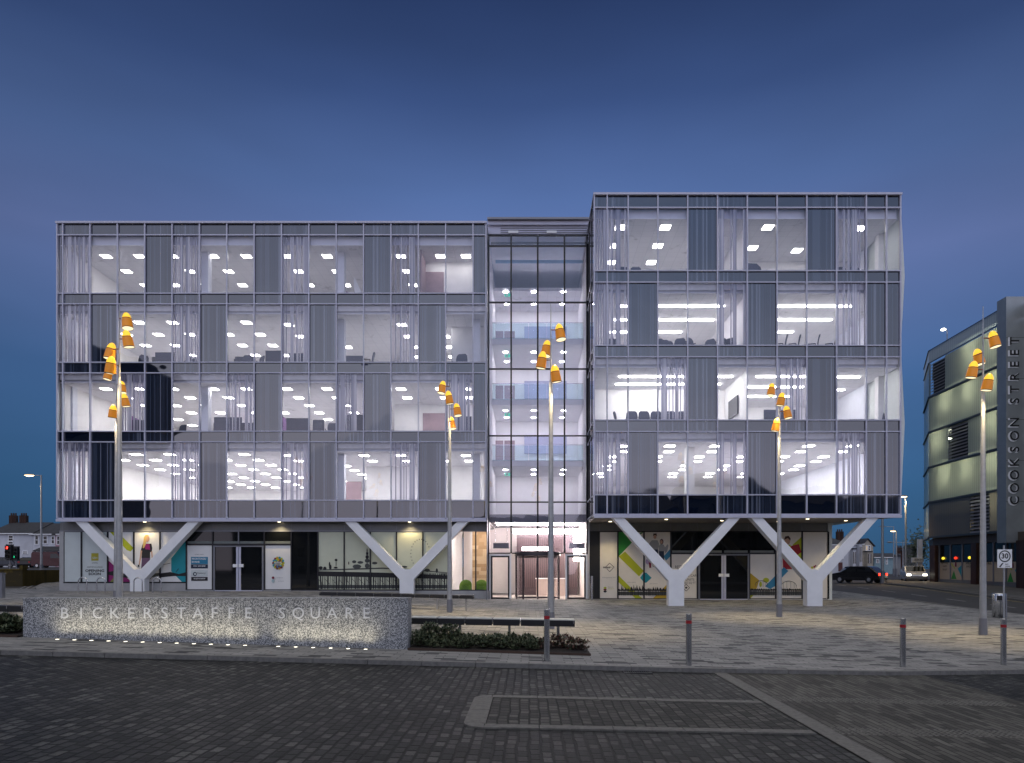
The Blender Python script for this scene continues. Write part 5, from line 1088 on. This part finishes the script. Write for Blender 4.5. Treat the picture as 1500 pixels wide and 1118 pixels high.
# pylon
px0, px1, py0, py1 = 33.55, 34.85, 48.0, 48.95; pz0, pz1 = Z(795, 48), Z(434.5, 48)
pyl = MB((px0, py0, pz0)).box(px0, px1, py0, py1, pz0, pz1, cpg).build("sign_pylon", CB)
f = MB((px0, py0, pz0))
for z in frange(pz0, pz1, 6)[1:-1]: f.box(px0-.004, px1, py0-.006, py0-.001, z-.012, z+.012, cpm)
f.build("panel_joint", pyl)
lt1 = plain("steel_letter_rim", (.8, .82, .84), .4, .0)
for ch, yy in zip("COOKSONSTREET", (733.6, 715, 696, 678, 658.7, 638.7, 619, 587.8, 571, 552.7, 534.6, 517.6, 500)):
    x, z = X(1485.5, py0), Z(yy, py0); f = MB((x, py0, z))
    m_ = Matrix.Rotation(R(90), 3, 'X') @ Matrix.Rotation(R(90), 3, 'Z'); e_ = m_.to_euler()
    f.text(ch, x-.05, py0-.030, z-.04, .98, lt1, (e_.x, e_.y, e_.z), ext=.022, bold=.02); f.text(ch, x+.01, py0-.085, z+.005, .90, black, (e_.x, e_.y, e_.z), ext=.02, bold=.004); f.build("raised_letter", pyl)
# sliver of facade beyond the pylon
for i in range(5): f = MB((34.9, 44, 3)); wallseg(f, (px1+.05, 47.9), (fx(38)+1.2, 38), lv[i]+.12, lv[i+1]-.06, M['rib']); f.build('channel_glass_wall', CB); MB((34.9, 44, 3)).box(px1+.02, px1+.12, 38, 47.9, lv[i]-.05, lv[i]+.11, cpm).build('floor_band', CB)
f = MB((34.9, 44, 3)); wallseg(f, (px1+.05, 47.9), (fx(38)+1.2, 38), lv[5]+.05, ctop-.1, M['rib']); f.build("channel_glass_wall", CB)
# ground floor of the car park
stone_ = bricks("dark_stone_cladding", .6, .4, [(0, (.035, .018, .014)), (1, (.075, .038, .028))], (.02, .012, .01), rough=.35, msize=.006, blotch=.3)
f = MB((34, 54, 1)); g0 = gz(34, 54)-.3
f.slab([(fx(40)+.35, 40), (50, 40), (50, 64), (37.5, 64), (fx(58.9)+.35, 58.9)], CZ+1.86, lv[0]-.04, plain("brown_fascia", (.09, .075, .06), .6)); f.build("shop_fascia", CB)
f = MB((34, 54, 1)); f.slab([(fx(40)+.75, 40), (50, 40), (50, 63.5), (38.2, 63.5), (fx(58.9)+.75, 58.9)], g0, CZ+1.86, M['blk']); f.build("rear_wall", CB)
for ya, yb_ in ((58.7, 57.9), (52.85, 52.15), (47.6, 45.6)):
    MB((fx(ya), ya, g0)).slab([(fx(yb_)-.05, yb_), (fx(yb_)+.8, yb_), (fx(ya)+.8, ya), (fx(ya)-.05, ya)], g0, CZ+1.86, stone_).build("stone_pillar", CB)
cpost = col("kraft_poster", (.50, .40, .28)); dglass = dkg
def shopbay(y0, y1, n_, texts):
    for i in range(n_):
        a = y0+(y1-y0)*i/n_; b = y0+(y1-y0)*(i+1)/n_; zt_, zm, zb2 = CZ+1.8, CZ+.42, gz(34, a)+.25
        f = MB((fx(a), a, zb2)); X_ = lambda y: fx(y)+.35
        f.add([(X_(a), a-.04, zm), (X_(b), b+.04, zm), (X_(b), b+.04, zt_), (X_(a), a-.04, zt_)], [(0, 1, 2, 3)], dglass); f.build("shop_window", CB)
        f = MB((fx(a), a, zb2)); f.add([(X_(a)-.01, a-.05, zb2), (X_(b)-.01, b+.05, zb2), (X_(b)-.01, b+.05, zm-.03), (X_(a)-.01, a-.05, zm-.03)], [(0, 1, 2, 3)], cpost)
        mid = (a+b)/2; L = abs(b-a); W_ = lambda t_, z: (X_(a+(b-a)*t_)-.02, a+(b-a)*t_, z)
        t_ = texts[i]
        if t_ == 'fig':
            f.poly([W_(.05, zb2+.05), W_(.5, zb2+.05), W_(.28, zb2+.75)], green); f.poly([W_(.0, zm-.1), W_(.1, zm-.1), W_(.42, zb2+.9), W_(.33, zb2+.9)], lime); f.poly([W_(.98, zb2+.1), W_(.98, zm-.2), W_(.6, zb2+.9)], tealv); f.poly([W_(.36, zb2+1.05), W_(.52, zb2+1.05), W_(.5, zb2+1.4), W_(.38, zb2+1.4)], wine); f.poly([W_(.40, zb2+1.4), W_(.48, zb2+1.4), W_(.44, zb2+1.75)], brown)
        elif t_:
            rot_ = (Matrix.Rotation(math.atan2(b-a, .0435*(b-a)), 3, 'Z') @ Matrix.Rotation(R(90), 3, 'X')).to_euler()
            for j, ln in enumerate(t_): p_ = W_(.5, zb2+1.35-.28*j); f.text(ln, p_[0]-.01, p_[1], p_[2], .30 if j == 0 else .2, black, tuple(rot_), ext=.001, sx=1.1)
        f.build("window_poster", CB)
    f = MB((fx(y0), y0, 1))
    for i in range(n_+1):
        a = y0+(y1-y0)*i/n_; f.box(fx(a)+.27, fx(a)+.4, a-.04, a+.04, gz(34, a)-.1, CZ+1.86, M['greym'])
    f.slab([(fx(y1)+.22, y1), (fx(y1)+.5, y1), (fx(y0)+.5, y0), (fx(y0)+.22, y0)], gz(34, y0)-.2, gz(34, y0)+.24, M['fascia']); f.build("shopfront_frame", CB)
shopbay(57.85, 52.9, 3, [("RETAIL", "UNITS", "TO LET"), 'fig', ("SHOP", "SPACE")])
shopbay(52.1, 47.7, 3, [("RETAIL",), ("TO LET", "UNITS"), 'fig'])
for y, c_, n_ in ((57.2, (1, .75, .05), "yellow"), (55.4, (1, .05, .02), "red"), (53.5, (1, .75, .05), "small_yellow")):
    x = fx(y)+.30; MB((x, y, CZ+.9)).lathe([(0, -.12), (.12, -.09), (.17, 0), (.1, .09), (0, .11)], (x-.02, y, CZ+.75), emis("glow_%s_lamp" % n_, c_, 1.4), 12, Matrix.Diagonal((.25, 1.4, 1))).build("wall_lamp", CB)
# lit lamp on the car park roof
t = thing("roof_lamp", (X(1379.5, 57), 57, ctop), "single lit lamp on a short mast on the car park roof", "lamp"); x, y, z = t.location
MB((x, y, z)).tube((x+.45, y, z-1), (x+.45, y, Z(484, 57)), .04, .035, M['greym'], 8).build("mast", t); MB((x, y, z)).tube((x+.45, y, Z(484, 57)), (x+.2, y, Z(483, 57)), .03, .03, M['greym'], 6).build("arm", t)
MB((x, y, z)).lathe([(0, -.10), (.16, -.06), (.2, 0), (.12, .08), (0, .1)], (x+.12, y-.02, Z(483, 57)), emis("roof_lamp_glow", (1, .97, .85), 9), 14).build("lamp_head", t)

# ================================================================== street lamps
def street_lamp(px, D, ytop, label, side=-1, lit=True, twin=False, cc=(1, .72, .38), rad=.09, arm=1.4, e=1800):
    x = X(px, D); z0 = gz(x, D)-.1; zt_ = Z(ytop, D); t = thing("street_lamp", (x, D, z0), label, "street lamp")
    MB((x, D, z0)).tube((x, D, z0), (x, D, zt_+.05), rad, rad*.6, M['galv'], 10).build("pole", t)
    MB((x, D, z0)).tube((x, D, z0), (x, D, z0+1.1), rad*1.35, rad*1.3, M['greym'], 10).build("pole_base", t)
    for s_ in ((-1, 1) if twin else (side,)):
        MB((x, D, zt_)).tube((x, D, zt_), (x+s_*arm*.6, D, zt_+.06), .035, .03, M['galv'], 6).build("arm", t)
        h = MB((x+s_*arm, D, zt_)).lathe([(0, .10), (.25, .08), (.42, .0), (.40, -.03)], (x+s_*arm*.75, D, zt_+.06), M['greym'], 14, Matrix.Diagonal((1.1, .55, 1))).build("lamp_head", t)
        MB((x+s_*arm, D, zt_)).lathe([(.36, -.02), (.2, -.09), (0, -.11)], (x+s_*arm*.75, D, zt_+.05), emis("street_lamp_glow", cc, 7) if lit else M['white'], 14, Matrix.Diagonal((1.1, .55, 1))).build("lens", h)
        if lit: light("street_spot", 'SPOT', (x+s_*arm*.75, D, zt_-.15), e, cc, .15, 140, .9)
    return t
street_lamp(60.5, 54, 697, "lit street lamp with one arm in front of the white terraced houses", -1, arm=1.25)
street_lamp(1326.8, 62, 728, "lit orange street lamp between the office block and the car park", -1, arm=.35, rad=.10)
street_lamp(1292.6, 57, 699, "street lamp pole rising behind the right corner of the office block", 1, False, rad=.12, arm=.9)
street_lamp(1309, 100, 772, "distant unlit street lamp, taller one of the pair over the low pub", -1, False, rad=.10, arm=2.2)
street_lamp(1313, 92, 778.5, "distant pale street lamp standing just right of the tallest distant one", -1, True, rad=.11, arm=.6, e=60)
street_lamp(1322.6, 95, 795, "distant twin headed street lamp beside the orange lamp", 1, False, True, rad=.09, arm=2.4)
# ================================================================== distant houses
slate = plain("slate_roof", (.030, .032, .038), .7, var=.3, scale=1.5); chim = bricks("chimney_brick", .25, .08, [(0, (.04, .022, .018)), (1, (.07, .035, .025))], (.1, .08, .07), rough=.9)
def house(name, px0, px1, D, dep, eave, ridge, label, wallm, wins, chims=(), cat="house", bays=(), lit=(), gable=False, door=None, group=None, base=None):
    x0, x1 = X(px0, D), X(px1, D); zb_ = min(gz(x0, D), gz(x1, D))-.4; ze, zr = Z(eave, D), Z(ridge, D); t = thing(name, ((x0+x1)/2, D, zb_), label, cat, group)
    MB((x0, D, zb_)).box(x0, x1, D, D+dep, zb_, ze, wallm).build("wall", t)
    f = MB((x0, D, ze)); o_ = .3
    if gable:
        xm = (x0+x1)/2; f.prism([(x0-o_, ze-.1), (xm, zr), (x1+o_, ze-.1), (x1+o_, ze+.05), (xm, zr+.18), (x0-o_, ze+.05)], D-.25, D+dep, slate); MB((x0, D, ze)).prism([(x0+.02, ze), (x1-.02, ze), (xm, zr-.1)], D+.02, D+.2, wallm).build("gable", t)
    else:
        f.add([(x0-o_, D-o_, ze), (x1+o_, D-o_, ze), (x1+o_, D+dep+o_, ze), (x0-o_, D+dep+o_, ze), (x0-o_*.3, D+dep/2, zr), (x1+o_*.3, D+dep/2, zr)], [(0, 1, 5, 4), (2, 3, 4, 5), (1, 2, 5), (3, 0, 4), (3, 2, 1, 0)], slate)
        f.box(x0-o_, x1+o_, D-o_-.1, D-o_-.001, ze-.12, ze+.02, M['white'])
    rf = f.build("roof", t)
    for c_ in chims:
        xc = X(c_, D+dep/2); MB((xc, D, zr)).box(xc-.55, xc+.55, D+dep/2-.3, D+dep/2+.3, zr-.8, zr+1.1, chim).build("chimney", rf)
        f = MB((xc, D, zr+1.1))
        for i in range(3): f.tube((xc-.35+i*.35, D+dep/2, zr+1.1), (xc-.35+i*.35, D+dep/2, zr+1.5), .13, .11, chim, 8)
        f.build("chimney_pots", rf)
    for a, b, c_, d in wins:
        xa, xb, za, zb2 = X(a, D), X(b, D), Z(d, D), Z(c_, D); f = MB((xa, D, za))
        f.box(xa-.12, xb+.12, D-.1, D-.003, za-.12, za-.01, M['white']).box(xa-.1, xa, D-.06, D-.003, za, zb2, M['white']).box(xb, xb+.1, D-.06, D-.003, za, zb2, M['white']).box(xa-.1, xb+.1, D-.07, D-.003, zb2, zb2+.12, M['white']).box(xa+.001, xb-.001, D-.045, D-.003, (za+zb2)/2-.04, (za+zb2)/2+.04, M['white'])
        w_ = f.build("window", t); MB((xa, D, za)).box(xa, xb, D-.03, D-.002, za, zb2, emis("lit_window_glow", (1, .72, .4), .55) if (a, b, c_, d) in lit else dkg).build("window_pane", w_)
    for a, b, c_, d in bays:
        xa, xb, za, zb2 = X(a, D), X(b, D), Z(d, D), Z(c_, D); wd_ = xb-xa
        f = MB((xa, D, za)); pl = [(xa, D-.003), (xa+wd_*.22, D-.8), (xb-wd_*.22, D-.8), (xb, D-.003)][::1]
        f.slab(pl[::-1][::-1], za, zb2, wallm); f.slab([(xa-.15, D-.003), (xa+wd_*.18, D-1.0), (xb-wd_*.18, D-1.0), (xb+.15, D-.003)], zb2, zb2+.2, slate); bo = f.build("bay", t)
        hgt = zb2-za; nf = max(1, round(hgt/3)); f = MB((xa, D, za))
        for k in range(nf):
            z0_ = za+hgt*(k+.28)/nf; z1_ = za+hgt*(k+.88)/nf
            f.box(xa+wd_*.27, xb-wd_*.27, D-.83, D-.802, z0_, z1_, dkg).box((xa+xb)/2-.04, (xa+xb)/2+.04, D-.86, D-.831, z0_, z1_, M['white'])
        f.build("bay_glass", bo)
    if door:
        a, b, c_, d, m_ = door; MB((X(a, D), D, Z(d, D))).box(X(a, D), X(b, D), D-.06, D-.004, Z(d, D), Z(c_, D), m_).build("door", t)
    return t
whitew = plain("white_render", (.55, .56, .60), .85, var=.15, scale=.4); pinkw = plain("pink_render", (.50, .30, .34), .85, var=.1); creamw = plain("cream_render", (.42, .38, .31), .85, var=.15); brickw = bricks("red_brick", .25, .08, [(0, (.13, .05, .035)), (1, (.2, .08, .05))], (.12, .1, .09), rough=.9); bluew = plain("pale_blue_render", (.22, .32, .36), .85); stonew = plain("grey_stone_render", (.20, .19, .17), .85, var=.25)
house("terraced_house", -14, 47, 106, 9, 781.5, 762.5, "white rendered terraced house with two storeys behind the red traffic light", whitew, [(13, 19, 785, 792), (13, 19, 794, 800), (34, 40, 808, 811)], (20, 35), door=(14, 20, 812, 828, dkg))
house("terraced_house", 47.3, 81, 106, 9, 782.5, 764, "white rendered terraced house with long porch roof behind the street lamp", whitew, [(52, 56, 785, 797), (64, 69, 786, 796), (76, 79.5, 786, 796), (49, 53, 807, 818), (57, 65, 806, 824)], (), bays=())
house("terraced_house", 81.3, 112, 106, 9, 782.5, 772, "pink rendered end house just left of the office block", pinkw, [(84, 87, 786, 797)], ())
t = thing("porch_canopy", (X(68, 104), 104, Z(808, 104)), "long slate porch roof along the white houses", "porch roof"); x0, x1 = X(47.5, 104.2), X(87, 104.2)
MB().add([(x0, 104.2, Z(806.5, 104)), (x1, 104.2, Z(806.5, 104)), (x1-.6, 105.6, Z(800, 104)), (x0+.6, 105.6, Z(800, 104)), (x0, 104.2, Z(808, 104)), (x1, 104.2, Z(808, 104))], [(0, 1, 2, 3), (4, 5, 1, 0)], slate).build("canopy_roof", t)
f = MB(); 
for px in (48.5, 57, 66, 76, 86): f.box(X(px, 104.3)-.1, X(px, 104.3)+.1, 104.3, 104.5, gz(-75, 104), Z(808, 104), M['white'])
f.build("porch_posts", t)
house("victorian_house", 1214, 1243, 110, 12, 798, 786, "dark roofed brick terrace at the left of the distant right street", whitew, [(1232, 1235, 812, 818)], (1230,), bays=(), door=(1228, 1234, 824, 837, col("brown_shopfront", (.10, .03, .025))))
house("victorian_house", 1243.5, 1262.5, 118, 12, 797, 787, "pale terraced house with tall bay windows between dark roof and gable", whitew, [(1256, 1258.5, 803, 811)], (1254,), bays=((1244.5, 1252.5, 805, 834), (1254, 1261.5, 797, 833)))
house("victorian_house", 1263, 1279, 124, 12, 800, 790, "tall gabled house with cream bay windows at the end of the row", creamw, [(1268.5, 1270.5, 800, 806), (1272.5, 1274.5, 800, 806)], (), bays=((1265, 1276.5, 809, 832),), gable=True, lit=((1268.5, 1270.5, 800, 806),))
house("pub_building", 1281, 1318, 132, 6, 816.5, 810, "low blue rendered building under a broad hipped roof", bluew, [(1284, 1287, 820, 824), (1291, 1294, 820, 824), (1298, 1299.5, 818, 826)], (1317,), cat="building", lit=((1303, 1305.5, 818, 830),))
house("shop_building", 1322, 1331, 120, 3, 815, 811, "small pale shop behind the twin headed street lamp", whitew, [(1320.5, 1323.5, 824, 830)], (), cat="shop", lit=((1320.5, 1323.5, 824, 830),))
house("brick_house", 1334, 1340, 112, 3, 806, 802, "red brick house between the orange lamp and the car park", brickw, [(1335, 1336.2, 808, 812), (1337.5, 1338.7, 808, 812)], ())
house("corner_shop", 1341, 1347, 98, 3, 800, 797, "grey corner building squeezed beside the car park", stonew, [(1343, 1345, 804, 808)], (), cat="shop")
t = thing("shop_sign", (X(1343, 70), 70, gz(35, 70)), "white sign board on a broad white post left of the car park", "sign")
MB().box(X(1344.3, 70), X(1351.5, 70), 70, 70.15, gz(35, 70)-.1, Z(790, 70), M['white']).build("post", t); MB().box(X(1334.5, 70), X(1351, 70), 69.8, 69.96, Z(824, 70), Z(817, 70), M['white']).text("BIKES", X(1344, 70), 69.79, Z(820.5, 70), .36, dgrey, ext=.001).build("sign_board", t)
# dark bushy tree behind the sign
t = thing("street_tree", (X(1346, 84), 84, gz(48, 84)), "dark leafy tree peeping out left of the car park corner", "tree"); x, y, z = t.location
MB().tube((x, y, z-.2), (x, y, z+3), .16, .1, M['twig'], 8).build("trunk", t); rn = random.Random(8); f = MB()
for i in range(1100):
    c_ = Vector((x+rn.gauss(0, .55), y+rn.gauss(0, .6), z+3.4+rn.gauss(0, 1.1))); d = Vector((rn.gauss(0, 1), rn.gauss(0, 1), rn.gauss(0, 1))).normalized()*.17; u = d.orthogonal()*.5
    f.add([c_-d, c_+u, c_+d, c_-u], [(0, 1, 2, 3)], M['leaf'])
f.build("crown", t)
# ================================================================== vehicles
def make_car(name, px, py, D, rz, paint, label, van=False, tail=0, head=0, s=1.0, z=None):
    x = X(px, D); z = gz(x, D)-.12 if z is None else z; t = thing(name, (0, 0, 0), label, "van" if van else "car")
    L, Wd = (4.9, 1.9) if van else (4.2, 1.72); hl = L/2
    prof = [(-hl, .35), (-hl, 1.9), (-hl+.15, 2.15), (hl-1.5, 2.15), (hl-.85, 1.35), (hl-.05, 1.1), (hl, .4), (hl-.1, .25), (-hl+.1, .25)] if van else \
           [(-hl, .42), (-hl+.02, .85), (-hl+.25, .97), (-hl+.75, 1.38), (-hl+1.1, 1.46), (.45, 1.46), (1.15, .98), (hl-.15, .82), (hl, .62), (hl-.02, .35), (hl-.1, .24), (-hl+.1, .24)]
    f = MB(); n = len(prof)
    rows = [(-Wd/2, .0), (-Wd/2+.06, .0)]
    vs = []
    for yy, ins in ((-Wd/2, 1), (Wd/2, 1)):
        for px_, pz in prof:
            k = max(0, (pz-.9))*(.18 if not van else .06); vs.append((px_, yy-k*(1 if yy > 0 else -1), pz))
    f.add(vs, [tuple(range(n)), tuple(range(2*n-1, n-1, -1))]+[(i, i+n, (i+1) % n+n, (i+1) % n) for i in range(n)], paint)
    b = f.build("body", t); m_ = b.modifiers.new("b", 'BEVEL'); m_.width = .05; m_.segments = 2
    g_ = MB(); wz0, wz1 = (1.3, 2.0) if van else (.98, 1.38)
    side = [[(hl-2.2, wz0), (hl-1.55, wz1), (hl-1.5, wz1), (hl-.98, wz0)]] if van else [[(-hl+.55, wz0), (-hl+.85, wz1), (-.25, wz1), (-.25, wz0)], [(-.15, wz0), (-.15, wz1), (.42, wz1), (.98, wz0)]]
    if van: side = [[(hl-2.3, 1.3), (hl-2.3, 1.9), (hl-1.5, 1.9), (hl-1.0, 1.3)]]
    for sd_ in side:
        for sy in (-1, 1):
            q = [(a, sy*(Wd/2+.004-max(0, c_-.9)*(.18 if not van else .06)), c_) for a, c_ in sd_]; g_.poly(q if sy < 0 else q[::-1], dkg)
    if van: g_.add([(hl-1.42, -.75, 2.07), (hl-1.42, .75, 2.07), (hl-.88, .8, 1.40), (hl-.88, -.8, 1.40)], [(0, 1, 2, 3)], dkg)
    else:
        g_.add([(.52, -.66, 1.43), (.52, .66, 1.43), (1.15, .72, 1.0), (1.15, -.72, 1.0)], [(0, 3, 2, 1)], dkg); g_.add([(-hl+.72, -.66, 1.375), (-hl+.72, .66, 1.375), (-hl+.27, .72, 1.0), (-hl+.27, -.72, 1.0)], [(0, 1, 2, 3)], dkg)
    g_.build("windows", t)
    for sx_ in (-1, 1):
        for sy in (-1, 1):
            w_ = MB((sx_*(hl-.82), sy*(Wd/2-.1), .31)).tube((sx_*(hl-.82), sy*(Wd/2-.2), .31), (sx_*(hl-.82), sy*(Wd/2+.015), .31), .31, .31, M['blk'], 18).build("wheel", t)
            MB((sx_*(hl-.82), sy*(Wd/2), .31)).tube((sx_*(hl-.82), sy*(Wd/2-.05), .31), (sx_*(hl-.82), sy*(Wd/2+.02), .31), .19, .17, M['steel'], 12).build("rim", w_)
    for sy in (-1, 1):
        MB((hl-.02, sy*.62, .7)).box(hl-.2, hl+.01, sy*.62-.16, sy*.62+.16, .60, .74, emis("headlight_glow", (1, .95, .8), 12) if head else M['white']).build("headlight", t)
        MB((-hl, sy*.66, .8)).box(-hl-.015, -hl+.12, sy*.66-.13, sy*.66+.13, .66, .86, emis("taillight_glow", (1, .04, .02), 5) if tail else M['red']).build("tail_light", t)
    t.location = (x, D, z); t.rotation_euler = (0, 0, rz); t.scale = (s, s, s); return t
cpd = plain("dark_blue_car_paint", (.02, .025, .035), .2, .3); cpr = plain("dark_red_car_paint", (.045, .004, .006), .25, .2); cps = plain("silver_car_paint", (.38, .39, .40), .25, .6); cpk = plain("black_car_paint", (.012, .012, .014), .2, .2)
make_car("parked_car", 8, 829, 96, R(180), cpd, "dark parked car half cut off below the red traffic light")
make_car("parked_car", 47, 829, 97, R(100), cpk, "small dark car parked end-on beside the white terraced house")
make_car("parked_van", 79, 829, 92, R(0), cpr, "dark red van parked beside the pink house", van=True)
make_car("moving_car", 1258, 855, 60, R(128), cpk, "dark car with glowing red tail lights on the road beyond the right Y column", tail=1)
make_car("moving_car", 1338, 858, 62, R(-112), cps, "silver car with lit headlights passing the car park corner", head=1)
make_car("parked_car", 1254, 836, 104, R(-60), cps, "silver car parked in front of the pale bay windowed house")
make_car("parked_car", 1272.5, 837, 98, R(-75), cps, "silver car parked in front of the gabled house, right of its twin")
# ================================================================== left street furniture
D = 62; x = X(14, D); z = gz(x, D)-.1
def traffic_light(px, D, ytop, label, litred, face=1):
    x = X(px, D); z = gz(x, D)-.1; t = thing("traffic_light", (x, D, z), label, "traffic light", None); zt_ = Z(ytop, D)
    MB((x, D, z)).tube((x, D, z), (x, D, zt_), .06, .06, M['greym'], 8).build("pole", t)
    MB((x, D, z)).box(x-.26, x+.26, D-.25, D-.02, zt_-1.15, zt_+.05, M['blk']).box(x-.34, x+.34, D-.02, D-.0, zt_-1.25, zt_+.15, M['blk']).build("signal_head", t)
    for i, c_ in enumerate(((1, .03, .02), (.9, .4, .02), (.02, .7, .3))):
        on = (i == 0) == litred and i != 1
        MB((x, D, z)).lathe([(0, 0), (.11, .0), (.11, .02)], (x, D-.262, zt_-.17-.36*i), emis("signal_glow_%d" % i, c_, 9 if litred else 2) if on else M['blackm'], 14, Matrix.Rotation(R(90), 3, 'X')).build("signal_lens", t)
        MB((x, D, z)).lathe([(.14, 0), (.14, .18)], (x, D-.25, zt_-.17-.36*i), M['blk'], 12, Matrix.Rotation(R(90), 3, 'X')).build("signal_hood", t)
traffic_light(14.5, 60, 800, "traffic light showing red in front of the white house", True); traffic_light(24, 66, 802.5, "traffic light turned away with a small green glow beside the red one", False)
t = thing("brick_garden_wall", (X(12, 44), 44, gz(-34, 44)), "low mossy brown wall round a raised bed at the left edge", "wall"); mossy = bricks("mossy_brown_brick", .4, .2, [(0, (.10, .075, .02)), (1, (.16, .115, .03))], (.05, .04, .02), rough=.9)
z = gz(-34, 44)-.2; MB(t.location).box(X(-30, 44), X(33, 44), 44, 44.3, z, Z(833.5, 44)-.08, mossy).box(X(33, 44)-.3, X(33, 44), 44.31, 50, z, Z(833.5, 44)-.08, mossy).build("wall_body", t)
MB(t.location).box(X(-30, 44), X(33, 44)+.04, 43.95, 44.35, Z(833.5, 44)-.078, Z(833.5, 44), mossy).box(X(29.5, 44), X(34.6, 44), 43.93, 44.4, Z(833.5, 44)+.001, Z(828.5, 44), mossy).build("wall_coping", t)
# ================================================================== buildings across the square, behind the viewer: seen only mirrored in the glass
def mirror_house(x0, x1, y, wall_h, ridge, label, name="town_house"):
    zb_ = CZ-2.4; t = thing(name, ((x0+x1)/2, y, zb_), label, "house"); d = 9
    MB((x0, y, zb_)).box(x0, x1, y-d, y, zb_, wall_h, stonew).build("wall", t)
    f = MB((x0, y, wall_h)); f.add([(x0-.3, y+.3, wall_h), (x1+.3, y+.3, wall_h), (x1+.3, y-d, wall_h), (x0-.3, y-d, wall_h), (x0+2.2, y-d/2, ridge), (x1-2.2, y-d/2, ridge)], [(0, 1, 5, 4), (2, 3, 4, 5), (1, 2, 5), (3, 0, 4)], slate); f.build("roof", t)
    f = MB((x0, y, zb_)); n_ = max(2, int((x1-x0)/3)); 
    for i in range(n_):
        xc = x0+(x1-x0)*(i+.5)/n_
        for zz_ in [zb_+1.2+2.9*k for k in range(int((wall_h-zb_-1)/2.9))]: f.box(xc-.5, xc+.5, y+.01, y+.05, zz_, zz_+1.4, dkg)
    f.build("window_panes", t)
for i, (a, b, h_, r_) in enumerate(((8, 22, 10.5, 13.8), (22.5, 36, 12.5, 16.5), (36.5, 47, 11.5, 14.5), (47.5, 60, 10, 13.0))):
    mirror_house(a, b, -32, h_, r_, ("first dark hip roofed house across the square opposite the entrance", "widest dark hip roofed house across the square", "third dark hip roofed house across the square", "last dark hip roofed house across the square, farthest east")[i])
for i, (a, b, h_, r_) in enumerate(((-48, -32, 7.5, 9.8), (-31, -12, 6.5, 9.2), (-11.5, 6, 7, 10.4))):
    mirror_house(a, b, -34, h_, r_, ("low house across the square opposite the left wing", "low wide house across the square opposite the left wing", "low house across the square opposite the atrium")[i])
t = thing("office_tower", (-78, -34, CZ-2), "dark tall block across the square opposite the far left corner", "tower")
MB((-78, -34, 0)).prism([(-95, CZ-2.4), (-69, CZ-2.4), (-68.5, 9.7), (-66.5, 21.7), (-57.5, 33), (-62, 35), (-75, 39), (-95, 41)], -48, -34, stonew).build("tower_block", t); f = MB((-78, -34, 0))
for k in range(8): f.box(-92, -70, -33.99, -33.95, 3+3.3*k, 4.8+3.3*k, dkg)
f.build("window_band", t)
